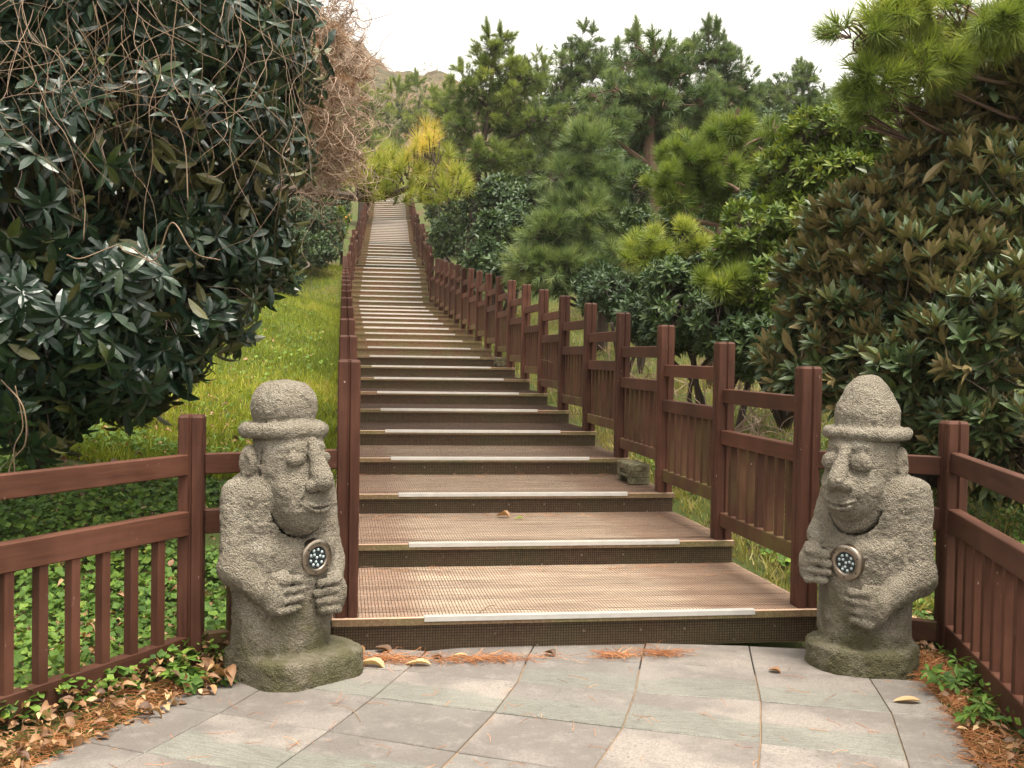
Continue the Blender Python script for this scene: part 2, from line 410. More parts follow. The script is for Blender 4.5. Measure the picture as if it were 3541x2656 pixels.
def ground_mat():
    m = NT('soil_and_weeds'); P = m.pos(); n1 = m.noise(P, 0.9, 5); n2 = m.noise(P, 9, 5, 0.7); n3 = m.noise(P, 60, 4, 0.7)
    soil = m.mix(n3, (0.050, 0.034, 0.020), (0.13, 0.085, 0.045))
    g = m.mix(n3, (0.028, 0.045, 0.010), (0.085, 0.105, 0.022))
    col = m.mix(m.ramp(m.math('ADD', n1, m.math('MULTIPLY', m.math('SUBTRACT', n2, 0.5), 0.6)), [(0.36, 0), (0.5, 1)]), soil, g)
    m.set(col, 0.9, 0.2); m.bump(m.math('ADD', n2, n3), 1.0, 0.03); return m.m
M['ground'] = ground_mat()
def hill_mat():
    m = NT('dry_hillside'); P = m.pos(); n1 = m.noise(P, 0.035, 6, 0.65); n2 = m.noise(P, 0.25, 6, 0.7)
    a = m.math('ADD', n1, m.math('MULTIPLY', m.math('SUBTRACT', n2, 0.5), 0.7))
    col = m.ramp(a, [(0.34, (0.050, 0.052, 0.026)), (0.43, (0.10, 0.075, 0.042)), (0.55, (0.15, 0.095, 0.062)), (0.7, (0.20, 0.135, 0.095))])
    m.set(col, 0.95, 0.1); m.bump(n2, 1.0, 2.5); return m.m
M['hill'] = hill_mat()

# foliage
M['lf_dark'] = leaf_mat('dark_glossy_leaf', [(0, (0.005, 0.016, 0.009)), (0.5, (0.011, 0.029, 0.015)), (0.85, (0.025, 0.046, 0.015)), (0.97, (0.055, 0.07, 0.018)), (1, (0.10, 0.10, 0.025))], (0.080, 0.078, 0.026), 0.34, 0.10, spec=0.5)
M['lf_bronze'] = leaf_mat('bronze_backed_leaf', [(0, (0.028, 0.052, 0.018)), (0.6, (0.056, 0.084, 0.028)), (1, (0.12, 0.125, 0.04))], (0.22, 0.165, 0.072), 0.45, 0.12, spec=0.4)
M['lf_green'] = leaf_mat('mid_green_leaf', [(0, (0.035, 0.070, 0.010)), (0.6, (0.085, 0.125, 0.018)), (0.93, (0.18, 0.20, 0.024)), (0.985, (0.22, 0.21, 0.024)), (1, (0.60, 0.30, 0.03))], (0.12, 0.15, 0.03), 0.5, 0.25, spec=0.22)
M['lf_shade'] = leaf_mat('shade_shrub_leaf', [(0, (0.018, 0.036, 0.014)), (0.6, (0.036, 0.066, 0.022)), (1, (0.085, 0.125, 0.032))], (0.06, 0.085, 0.035), 0.5, 0.18, spec=0.3)
M['nd_blue'] = leaf_mat('blue_green_needle', [(0, (0.050, 0.085, 0.034)), (0.6, (0.140, 0.190, 0.070)), (1, (0.26, 0.29, 0.10))], None, 0.5, 0.3, spec=0.3)
M['nd_mid'] = leaf_mat('mid_green_needle', [(0, (0.060, 0.095, 0.024)), (0.6, (0.170, 0.215, 0.050)), (1, (0.31, 0.33, 0.075))], None, 0.5, 0.3, spec=0.3)
M['nd_bright'] = leaf_mat('bright_green_needle', [(0, (0.065, 0.105, 0.020)), (0.6, (0.175, 0.225, 0.042)), (1, (0.36, 0.37, 0.075))], None, 0.5, 0.32, spec=0.3)
M['nd_yellow'] = leaf_mat('yellowing_needle', [(0, (0.12, 0.16, 0.03)), (0.35, (0.24, 0.27, 0.05)), (0.6, (0.38, 0.36, 0.07)), (0.75, (0.52, 0.38, 0.08)), (1, (0.64, 0.36, 0.08))], None, 0.5, 0.3, spec=0.3)
M['grass'] = leaf_mat('fresh_grass', [(0, (0.085, 0.115, 0.012)), (0.4, (0.17, 0.21, 0.018)), (0.75, (0.31, 0.33, 0.035)), (0.9, (0.40, 0.36, 0.06)), (1, (0.40, 0.26, 0.10))], None, 0.6, 0.4, tint=1.15, spec=0.25)
M['cover'] = leaf_mat('ground_cover_leaf', [(0, (0.035, 0.075, 0.014)), (0.5, (0.085, 0.155, 0.024)), (0.85, (0.17, 0.25, 0.04)), (0.95, (0.22, 0.25, 0.04)), (1, (0.34, 0.29, 0.05))], (0.10, 0.15, 0.04), 0.6, 0.3, spec=0.22)
M['litter'] = leaf_mat('dead_leaf', [(0, (0.07, 0.034, 0.016)), (0.35, (0.15, 0.072, 0.032)), (0.7, (0.27, 0.145, 0.062)), (1, (0.42, 0.29, 0.15))], None, 0.65, 0.15)
M['needles'] = leaf_mat('fallen_needle', [(0, (0.18, 0.065, 0.022)), (0.6, (0.36, 0.13, 0.042)), (1, (0.48, 0.24, 0.09))], None, 0.6, 0.1)
M['drygrass'] = leaf_mat('dry_weed', [(0, (0.09, 0.11, 0.02)), (0.5, (0.22, 0.21, 0.04)), (1, (0.40, 0.29, 0.12))], None, 0.6, 0.35)

# ------------------------------------------------------------------ stair geometry (flights fitted from the photo)
FL = [(1, 19, (0.4072, 5.2091, 0.1569), (-0.1878, 1.2075, 0.1344)),
      (20, 27, (-3.1298, 28.0532, 2.7512), (-0.0662, 0.588, 0.1672)),
      (28, 30, (-3.9211, 35.0102, 4.2511), (-0.0738, 0.6543, 0.152)),
      (31, 35, (-4.4314, 39.2283, 4.877), (-0.0753, 0.6481, 0.1739)),
      (36, 50, (-5.0234, 44.1802, 5.8795), (-0.0656, 0.5794, 0.1365)),
      (51, 60, (-6.2016, 54.5708, 8.1516), (-0.0483, 0.4125, 0.1541)),
      (61, 66, (-6.80, 59.60, 9.76), (-0.054, 0.56, 0.150))]
STEP = {}
for a, b, p0, dv in FL:
    for n in range(a, b + 1): STEP[n] = (np.array(p0) + (n - a) * np.array(dv), np.array(dv))
NS = sorted(STEP)
SY = np.array([STEP[n][0][1] for n in NS]); SX = np.array([STEP[n][0][0] for n in NS]); SZ = np.array([STEP[n][0][2] for n in NS])
W_ST = 2.39

def stair_x(y): return np.interp(y, np.r_[-10, 5.2, SY[1:], 200], np.r_[0.41 + 2.4, 0.41, SX[1:], SX[-1] - 14])
def stair_z(y): return np.interp(y, np.r_[-10, 5.3, 5.9, SY[1:], 120, 800], np.r_[0, 0, 0.06, SZ[1:] - 0.13, SZ[-1] + 11.0, SZ[-1] + 60.0])
def sstep(x, a, b): t = np.clip((x - a) / (b - a), 0, 1); return t * t * (3 - 2 * t)

# paving nodes on the ground plane, from the joints seen in the photograph
def _row(pts): return [gpt(*p)[:2] for p in pts]
PR = [
 _row([(1060, 2225), (1470, 2255), (1855, 2215), (2232, 2225), (2590, 2235), (2935, 2250)]),
 _row([(1030, 2262), (1440, 2290), (1822, 2281), (2215, 2294), (2607, 2317), (3005, 2345)]),
 _row([(1003, 2300), (1399, 2323), (1791, 2360), (2196, 2397), (2630, 2428), (3083, 2468)]),
 _row([(938, 2365), (1291, 2414), (1710, 2467), (2153, 2518), (2630, 2573), (3137, 2632)]),
 _row([(757, 2470), (1134, 2532), (1580, 2603), (2046, 2672), (2612, 2749), (3190, 2830)]),
 _row([(500, 2607), (917, 2687), (1404, 2774), (1930, 2860), (2590, 2960), (3260, 3060)])]
PR = [np.array(r) for r in PR]
st_ = (PR[-1] - PR[-2])
for k in range(10): PR.append(PR[-1] + st_ * (0.96 + 0.08 * rng.random()))
PRN = np.array(PR)
LB = np.array([PRN[:, 0] + unit(PRN[:, 0] - PRN[:, 1]) * 0.27])[0]
RB = np.array([PRN[:, 5] + unit(PRN[:, 5] - PRN[:, 4]) * 0.23])[0]

def pave_dist(x, y):
    """>0 outside the paved area (metres, rough), <0 inside"""
    xl = np.interp(-y, -LB[:, 1], LB[:, 0]); xr = np.interp(-y, -RB[:, 1], RB[:, 0])
    return np.maximum(xl - x, x - xr)

def ground_h(x, y):
    x = np.asarray(x, float); y = np.asarray(y, float)
    c = stair_x(y); z = stair_z(y)
    dl = np.maximum(c - 1.25 - x, 0); dr = np.maximum(x - c - 1.25, 0)
    ramp = sstep(y, 4.5, 9.0)
    P = np.stack([x * 0.55, y * 0.55, np.zeros_like(x)], -1).reshape(-1, 3)
    nz = vnoise(P, 3).reshape(x.shape) * 0.10 + vnoise(P * 4.1, 5).reshape(x.shape) * 0.028
    z = z + (ramp * 0.17 + 0.03) * np.minimum(dl, 9) + ramp * 0.07 * np.minimum(dr, 14)
    z = z + nz * sstep(np.maximum(dl, dr), 0.1, 0.8) * sstep(y, 3.0, 6.5)
    near = 1 - sstep(y, 5.2, 6.2)
    pd = pave_dist(x, np.clip(y, PRN[-1, 0, 1], 6.0))
    z = np.where(near > 0, z * (1 - near) + near * (z * sstep(pd, 0, 1.5) + 0.012 * sstep(pd, 0, 0.08) - 0.035 * (pd <= 0.0)), z)
    under = (dl <= 0.0) & (dr <= 0.0) & (y > 5.3)
    return np.where(under, z - 0.03, z)

def build_ground():
    xs = np.unique(np.concatenate([np.arange(-7, 7, 0.08), np.arange(-20, 20, 0.6), np.arange(-60, 60.1, 4), np.array([-400, -200, -110, 110, 200, 400])]).round(3))
    ys = np.unique(np.concatenate([np.arange(1.5, 9, 0.08), np.arange(-8, 30, 0.4), np.arange(30, 90, 1.5), np.arange(90, 160, 8), np.array([-60, -25, 200, 300, 450, 700])]).round(3))
    X, Y = np.meshgrid(xs, ys); Z = ground_h(X, Y)
    n, m_ = X.shape; i = np.arange(n - 1)[:, None] * m_; j = np.arange(m_ - 1)[None]
    F = np.stack([i + j, i + j + 1, i + m_ + j + 1, i + m_ + j], -1).reshape(-1, 4)
    return tag(link('ground', mesh_np('ground', np.stack([X, Y, Z], -1).reshape(-1, 3), [F], smooth=True), M['ground']), kind='structure')
build_ground()

# paving: one sheet of slabs with open joints over a grout bed
def build_paving():
    V = []; F = []; C = []; n = 0
    cols = [LB] + [PRN[:, k] for k in range(6)] + [RB]
    rows = len(PRN)
    for r in range(rows - 1):
        for c in range(7):
            border = c in (0, 6)
            if border and r < 1: continue
            q = [cols[c][r + 1], cols[c + 1][r + 1], cols[c + 1][r], cols[c][r]]
            q = np.array(q, float); ce = q.mean(0)
            g = 0.0026; q2 = ce + (q - ce) * (1 - g / np.maximum(np.linalg.norm(q - ce, axis=1), 0.05)[:, None] * 1.4)
            z = 0.004 + rng.normal() * 0.0012; tilt = rng.normal(size=2) * 0.002
            zz = z + (q2 - ce) @ tilt
            top = np.c_[ce + (q2 - ce) * 0.988, zz]; mid = np.c_[q2, zz - 0.003]; bot = np.c_[q2, np.full(4, -0.05)]
            V += [top, mid, bot]
            F.append([n, n + 1, n + 2, n + 3])
            for a in range(4):
                b = (a + 1) % 4
                F.append([n + 4 + a, n + 4 + b, n + b, n + a]); F.append([n + 8 + a, n + 8 + b, n + 4 + b, n + 4 + a])
            rv = rng.random(); uv = [(0, 1), (1, 1), (1, 0), (0, 0)]
            fl = 0.0 if border else (1.0 if r in (2, 4, 7, 9, 12) else (0.9 if (r == 1 and c >= 3) else 0.0))
            if border: rv = 0.9; 
            for _ in range(3):
                for a in range(4): C.append((uv[a][0], uv[a][1], rv, fl))
            n += 12
    me = mesh_np('paving', np.concatenate(V), [np.array(F)])
    ca = me.color_attributes.new('slab', 'FLOAT_COLOR', 'POINT'); ca.data.foreach_set('color', np.array(C, dtype=np.float32).ravel())
    tag(link('pavement', me, M['paving']), kind='structure')
    # bed under the joints
    cs = [LB, RB]; L = [(*p, -0.003) for p in LB[1:]]; R = [(*p, -0.003) for p in RB[1:]]
    Vb = np.array(L + R); k = len(L)
    Fb = [[i, i + 1, k + i + 1, k + i] for i in range(k - 1)]
    m = NT('joint_grit'); nn = m.noise(m.pos(), 40, 4); m.set(m.mix(nn, (0.08, 0.055, 0.035), (0.30, 0.20, 0.12)), 0.9, 0.2)
    tag(link('pavement_bed', mesh_np('pavement_bed', Vb, [np.array(Fb)]), m.m), kind='structure')
build_paving()

# ------------------------------------------------------------------ staircase
STAIR = empty('staircase', (0.4, 5.2, 0)); tag(STAIR, 'long wooden staircase climbing the slope with netted treads and pale metal nosing strips', 'staircase')
STAIR_INV = Matrix.Translation((-0.4, -5.2, 0))
def build_stairs():
    for n in NS:
        c, dv = STEP[n]; rz = math.atan2(-dv[0], dv[1])
        nxt = STEP[n + 1][0] if n + 1 in STEP else c + dv
        depth = math.hypot(*(nxt - c)[:2]) + 0.012; rise = (c[2] - STEP[n - 1][0][2]) if n - 1 in STEP else c[2]
        loc = (c[0] - 0.4, c[1] - 5.2, c[2])
        Lw, Rw = -1.235, 1.155
        near = n <= 9
        tb = MB(); k = max(2, round(depth / 0.118)); pw = (depth) / k
        for i in range(k):
            g = 0.006 if n < 20 else 0.0
            tb.box(((Lw + Rw) / 2, (i + 0.5) * pw - 0.0, -0.019), (Rw - Lw + (rng.random() * 0.008 if near else 0), pw - g, 0.034), ch=0.002 if near else 0, rnd=rng.random())
        tr = tb.build('tread', M['tread'], STAIR, loc=loc, rz=rz)
        rb = MB(); rb.box(((Lw + Rw) / 2, 0.022 + 0.014, -0.037 - (rise - 0.030) / 2), (Rw - Lw - 0.01, 0.028, rise - 0.026), ch=0.0)
        rb.box(((Lw + Rw) / 2, -0.0017, -0.0195), (Rw - Lw - 0.002, 0.0030, 0.0330))
        rs = rb.build('riser', M['riser'], STAIR, loc=loc, rz=rz)
        sb = MB(); 
        sb.box((0, 0.012, 0.002), (1.62, 0.032, 0.005)); hs_ = 0.023 if n < 14 else 0.033
        sb.box((0, -0.0055, 0.004 - hs_ / 2), (1.62, 0.003, hs_))
        if n <= 6:
            for i in range(4): sb.box((0, 0.002 + i * 0.007, 0.0054), (1.62, 0.0025, 0.0018))
        sb.build('nosing_strip', M['alu'], STAIR, loc=loc, rz=rz)
        if n <= 10:      # netting over the riser
            nb = MB(); pt = 0.0128; h = rise - 0.04
            for i in range(int((Rw - Lw) / pt)):
                nb.box((Lw + 0.006 + i * pt, 0.019, -0.040 - h / 2), (0.0030, 0.0024, h))
            for i in range(int(h / pt) + 1):
                nb.box(((Lw + Rw) / 2, 0.0185, -0.042 - i * pt), (Rw - Lw - 0.004, 0.0026, 0.0028))
            nb.build('riser_net', M['net'], STAIR, loc=loc, rz=rz)
        if n <= 10:      # netting over the tread
            nb = MB(); pt = 0.0165; y0, y1 = 0.029, depth + 0.01
            for i in range(int((Rw - Lw) / pt)):
                nb.box((Lw + 0.006 + i * pt, (y0 + y1) / 2, -0.0012), (0.0028, y1 - y0, 0.0010))
            for i in range(int((y1 - y0) / pt)):
                nb.box(((Lw + Rw) / 2, y0 + i * pt, -0.0011), (Rw - Lw - 0.004, 0.0020, 0.0010))
            nb.build('tread_net', M['net'], STAIR, loc=loc, rz=rz)
        if n <= 4:       # screw heads on the riser
            for i in range(9):
                link('screw', SCREW, M['steel'], STAIR, loc=(loc[0] + (Lw + 0.2 + i * 0.25 + rng.normal() * 0.04) * math.cos(rz) - 0.012 * -math.sin(rz) * -1, loc[1] + (Lw + 0.2 + i * 0.25) * math.sin(rz) + 0.012, loc[2] - 0.045 - rise * rng.choice([0.25, 0.65])), rz=rz)
_mb = MB(); _mb.lathe([(0.0001, 0.003), (0.005, 0.003), (0.0065, 0)], 8); _mb.V[0] = _mb.V[0][:, [0, 2, 1]] * [1, -1, 1]; SCREW = _mb.mesh('screw')
build_stairs()

# ------------------------------------------------------------------ fences
def post_mesh(h):
    a = 0.052; ch = 0.007; g = 0.009; gd = 0.011
    side = [(-a + ch, -a), (-g, -a), (-g * 0.3, -a + gd), (g * 0.3, -a + gd), (g, -a), (a - ch, -a)]
    P = []
    for k in range(4):
        cs, sn = [(1, 0), (0, 1), (-1, 0), (0, -1)][k]
        P += [(x * cs - y * sn, x * sn + y * cs) for x, y in side]
    P = np.array(P); n = len(P)
    rings = [(1.0, 0.0), (1.0, h - 0.012), (0.86, h)]
    V = np.concatenate([np.c_[P * s, np.full(n, z)] for s, z in rings]); q = []
    for r in range(2):
        for i in range(n): q.append([r * n + i, r * n + (i + 1) % n, (r + 1) * n + (i + 1) % n, (r + 1) * n + i])
    V = np.vstack([V, [0, 0, h + 0.001]]); t = [[2 * n + i, 2 * n + (i + 1) % n, 3 * n] for i in range(n)]
    return mesh_np('post', V, [np.array(q), np.array(t)])

def bar(A, B, w_, h_, ch=0.004):
    """horizontal or sloped rail between A and B (centre line)"""
    A = np.array(A, float); B = np.array(B, float); d = B - A; L = np.linalg.norm(d); d /= L
    side = np.cross(d, (0, 0, 1)); side /= np.linalg.norm(side); up = np.cross(side, d)
    mb = MB(); mb.box((0, 0, 0), (w_, h_, L), ch=ch)       # local z = along, so that the grain follows it
    me = mb.mesh('rail')
    Mx = Matrix(((side[0], up[0], d[0], 0), (side[1], up[1], d[1], 0), (side[2], up[2], d[2], 0), (0, 0, 0, 1)))
    return me, Matrix.Translation(Vector((A + B) / 2)) @ Mx

def add_bar(name, A, B, w_, h_, mat, parent, ch=0.004):
    me, mx = bar(A, B, w_, h_, ch)
    o = link(name, me, mat, parent); o.matrix_local = Matrix.Translation(-parent.location) @ mx; return o

BAL = {}
def bal_mesh(h, mossy=True):
    k = (round(h, 3), mossy)
    if k not in BAL:
        mb = MB(); mb.box((0, 0, h / 2), (0.042, 0.042, h), ch=0.003); BAL[k] = mb.mesh('baluster')
    return BAL[k]

def fence(name, label, posts, levels, hpost, group=None, bal_limit=100, mossy=True):
    """posts: list of (x, y, z, rz); levels: rail (z_bottom, z_top) x3 above the lower post foot"""
    root = empty(name, posts[0][:3]); tag(root, label, 'fence', group)
    pm = post_mesh(hpost); nb = 0; stuff = MB()
    for (x, y, z, rz) in posts:
        link('post', pm, M['post'], root, loc=(x - root.location[0], y - root.location[1], z - root.location[2]), rz=rz)
    for i in range(len(posts) - 1):
        a = np.array(posts[i][:3]); b = np.array(posts[i + 1][:3]); lvl = levels[i] if isinstance(levels, list) else levels
        flat, rails = lvl
        d = b - a; dl = np.hypot(d[0], d[1]); e = np.array([d[0], d[1], 0]) / dl
        if flat: zb = np.array([0, 0, 0.0]); d2 = np.array([d[0], d[1], 0])
        else: d2 = d
        p0 = a + d2 * (0.047 / dl); p1 = a + d2 * (1 - 0.047 / dl)
        for nm, (lo, hi), w_ in (('top_rail', rails[0], 0.046), ('middle_rail', rails[1], 0.058), ('bottom_rail', rails[2], 0.052)):
            zc = (lo + hi) / 2
            add_bar(nm, p0 + [0, 0, zc], p1 + [0, 0, zc], w_, hi - lo, M['rail_moss'] if nm == 'bottom_rail' and mossy else M['rail'], root)
        nbal = max(2, int(round((dl - 0.1) / 0.172)))
        for k in range(1, nbal + 1):
            t = (k - 0.0) / (nbal + 1) if nbal < 20 else k / (nbal + 1)
            t = (0.05 + (dl - 0.1) * k / (nbal + 1)) / dl
            p = a + d2 * t; h = rails[1][0] - rails[2][1] + 0.006
            loc = p + [0, 0, rails[2][1] - 0.003]
            if nb < bal_limit:
                o = link('baluster', bal_mesh(h, mossy), M['baluster'] if mossy else M['rail'], root, loc=tuple(loc - np.array(root.location)), rz=math.atan2(d[1], d[0])); nb += 1
            else:
                ang = math.atan2(d[1], d[0]); R = np.array([[math.cos(ang), -math.sin(ang), 0], [math.sin(ang), math.cos(ang), 0], [0, 0, 1]])
                stuff.box(loc - np.array(root.location) + [0, 0, h / 2], (0.042, 0.042, h), R)
    if stuff.n:
        o = stuff.build('baluster', M['baluster'], root); o['kind'] = 'stuff'
    return root

STAIR_LV = ((0.965, 1.05), (0.715, 0.80), (0.215, 0.30))
def stair_posts(side):
    P = []; lv = []
    ns = list(range(1, 20)) + list(range(20, 28, 2)) + [28, 30] + [31, 33, 35] + list(range(37, 51, 2)) + list(range(51, 61, 2)) + [61, 63, 65]
    for n in ns:
        c, dv = STEP[n]; u = unit(np.array([dv[1], -dv[0]])); f = unit(dv[:2])
        wv = 1.095 if side > 0 else -1.17
        if n >= 20: wv = 1.06 * side - 0.03
        off = 0.075
        p = c[:2] + u * wv + f * off
        P.append((p[0], p[1], c[2], math.atan2(-dv[0], dv[1])))
    for i in range(len(ns) - 1):
        flat = ns[i + 1] <= 20
        lv.append((flat, STAIR_LV if flat else ((0.965, 1.05), (0.70, 0.785), (0.13, 0.21))))
    return P, lv
PRr, LVr = stair_posts(1); PLl, LVl = stair_posts(-1)
fence('stair_fence', 'brown wooden fence running up the right edge of the stairs', PRr, LVr, 1.20, 'fences along the stairs')
fence('stair_fence', 'brown wooden fence running up the left edge of the stairs beside the grass bank', PLl, LVl, 1.20, 'fences along the stairs')

OUT_LV = (True, ((0.85, 0.94), (0.59, 0.695), (0.055, 0.152)))
pa = np.array([-1.385, 4.74]); dl_ = unit(np.array([-0.42, -0.90]))
left_posts = [(*pa, 0.0, math.atan2(-dl_[0], dl_[1]) * 0.0 + 0.12), (*(pa + dl_ * 1.92), 0.0, -0.43), (*(pa + dl_ * 3.84), 0.0, -0.43)]
fence('entrance_fence', 'brown rail fence bending from behind the hat statue towards the left foreground', left_posts, OUT_LV, 1.11, 'fences at the entrance', mossy=False)
pb = np.array([2.095, 5.17]); pc = np.array([1.86, 3.72]); dr_ = unit(pc - pb)
right_posts = [(*pb, 0.0, 0.1), (*pc, 0.0, 0.16), (*(pc + dr_ * 1.5), 0.0, 0.16)]
fence('entrance_fence', 'brown rail fence running towards the viewer at the right edge behind the other statue', right_posts, (True, ((0.87, 0.965), (0.595, 0.70), (0.04, 0.15))), 1.11, 'fences at the entrance', mossy=False)
# short panels joining the stair posts to the entrance posts
def short_panel(label, A, B, lv):
    a = np.array([A[0], A[1], 0.0]); b = np.array([B[0], B[1], 0.0]); root = empty('fence_panel', tuple(a)); tag(root, label, 'fence', 'short fence panels')
    d = b - a; dl = np.linalg.norm(d); p0 = a + d * 0.05 / dl; p1 = b - d * 0.05 / dl
    for nm, (lo, hi), w_ in (('top_rail', lv[0], 0.046), ('middle_rail', lv[1], 0.056), ('bottom_rail', lv[2], 0.05)):
        z = np.array([0, 0, (lo + hi) / 2]); add_bar(nm, p0 + z, p1 + z, w_, hi - lo, M['rail'] if nm != 'bottom_rail' else M['rail_moss'], root)
    n = max(2, int(dl / 0.18))
    for k in range(1, n):
        p = a + d * k / n; h = lv[1][0] - lv[2][1] + 0.006
        link('baluster', bal_mesh(h), M['baluster'], root, loc=tuple(p - a + [0, 0, lv[2][1] - 0.003]), rz=math.atan2(d[1], d[0]))
short_panel('short brown fence panel behind the left statue', left_posts[0], PLl[0], OUT_LV[1])
short_panel('short brown fence panel behind the right statue', PRr[0], right_posts[0], OUT_LV[1])

# ------------------------------------------------------------------ stone statues (signed distance field -> surface nets)
def smin(a, b, k):
    h = np.clip(0.5 + 0.5 * (b - a) / k, 0, 1); return b * (1 - h) + a * h - k * h * (1 - h)
def smax(a, b, k): return -smin(-a, -b, k)
def ell(P, c, r):
    q = (P - np.array(c)) / np.array(r); k0 = np.linalg.norm(q, axis=-1); k1 = np.linalg.norm(q / np.array(r), axis=-1)
    return k0 * (k0 - 1) / np.maximum(k1, 1e-6)
def cap(P, a, b, r1, r2=None, sq=(1, 1, 1)):
    r2 = r1 if r2 is None else r2; a = np.array(a); b = np.array(b); s_ = np.array(sq)
    pa_ = (P - a) / s_; ba = (b - a) / s_; h = np.clip((pa_ @ ba) / (ba @ ba), 0, 1)
    return np.linalg.norm(pa_ - h[..., None] * ba, axis=-1) - (r1 + (r2 - r1) * h)
def ecyl(P, c, rx, ry, z0, z1, rd):
    q = np.hypot((P[..., 0] - c[0]) / rx, (P[..., 1] - c[1]) / ry); d = (q - 1) * min(rx, ry)
    dz = np.abs(P[..., 2] - (z0 + z1) / 2) - (z1 - z0) / 2
    a = np.stack([d + rd, dz + rd], -1); return np.minimum(a.max(-1), 0) + np.linalg.norm(np.maximum(a, 0), axis=-1) - rd
def rbox(P, c, h, rd, power=None):
    q = np.abs(P - np.array(c)) - np.array(h) + rd; return np.minimum(q.max(-1), 0) + np.linalg.norm(np.maximum(q, 0), axis=-1) - rd

def surface_nets(f, lo, hi, h):
    xs = [np.arange(lo[i], hi[i] + h, h) for i in range(3)]
    G = np.stack(np.meshgrid(*xs, indexing='ij'), -1); sh = G.shape[:3]
    G = G.reshape(-1, 3)      # coarse pass first, then only the points close to the surface
    xc = [np.arange(lo[i], hi[i] + 5 * h, 4 * h) for i in range(3)]; Gc = np.stack(np.meshgrid(*xc, indexing='ij'), -1)
    Dc = f(Gc.reshape(-1, 3)).reshape(Gc.shape[:3]); ii = [np.rint(np.arange(len(xs[i])) / 4).astype(int) for i in range(3)]
    D = Dc[np.ix_(*ii)].ravel(); nearm = np.abs(D) < 0.028
    D[nearm] = f(G[nearm]); D = D.reshape(sh)
    inside = D < 0
    cs = tuple(s - 1 for s in sh)
    cnt = np.zeros(cs); acc = np.zeros(cs + (3,))
    corners = [(i, j, k) for i in (0, 1) for j in (0, 1) for k in (0, 1)]
    sl = lambda c: tuple(slice(c[a], c[a] + cs[a]) for a in range(3))
    edges = [(a, b) for a in corners for b in corners if a < b and sum(abs(x - y) for x, y in zip(a, b)) == 1]
    for a, b in edges:
        da, db = D[sl(a)], D[sl(b)]; m = (da < 0) != (db < 0)
        t = np.where(m, da / np.where(m, da - db, 1), 0)
        p = np.array(a)[None, None, None] + t[..., None] * (np.array(b) - np.array(a)); acc += np.where(m[..., None], p, 0); cnt += m
    act = cnt > 0; idx = -np.ones(cs, dtype=np.int64); idx[act] = np.arange(act.sum())
    base = np.stack(np.meshgrid(*[np.arange(c) for c in cs], indexing='ij'), -1)
    V = (base[act] + acc[act] / cnt[act][:, None]) * h + np.array(lo)
    F = []
    for ax in range(3):
        o = [1, 1, 1]; o[ax] = 0
        s0 = [slice(1, sh[i] - 1) if i != ax else slice(0, sh[i] - 1) for i in range(3)]
        s1 = [slice(1, sh[i] - 1) if i != ax else slice(1, sh[i]) for i in range(3)]
        a_, b_ = inside[tuple(s0)], inside[tuple(s1)]; ch = np.argwhere(a_ != b_)
        if not len(ch): continue
        fl = a_[tuple(ch.T)]; g = ch + np.array([0 if i == ax else 1 for i in range(3)])
        u, v = (ax + 1) % 3, (ax + 2) % 3; eu = np.eye(3, dtype=int)[u]; ev = np.eye(3, dtype=int)[v]
        q = np.stack([idx[tuple((g - eu - ev).T)], idx[tuple((g - ev).T)], idx[tuple(g.T)], idx[tuple((g - eu).T)]], -1)
        q[~fl] = q[~fl][:, ::-1]; F.append(q)
    return V, np.concatenate(F)

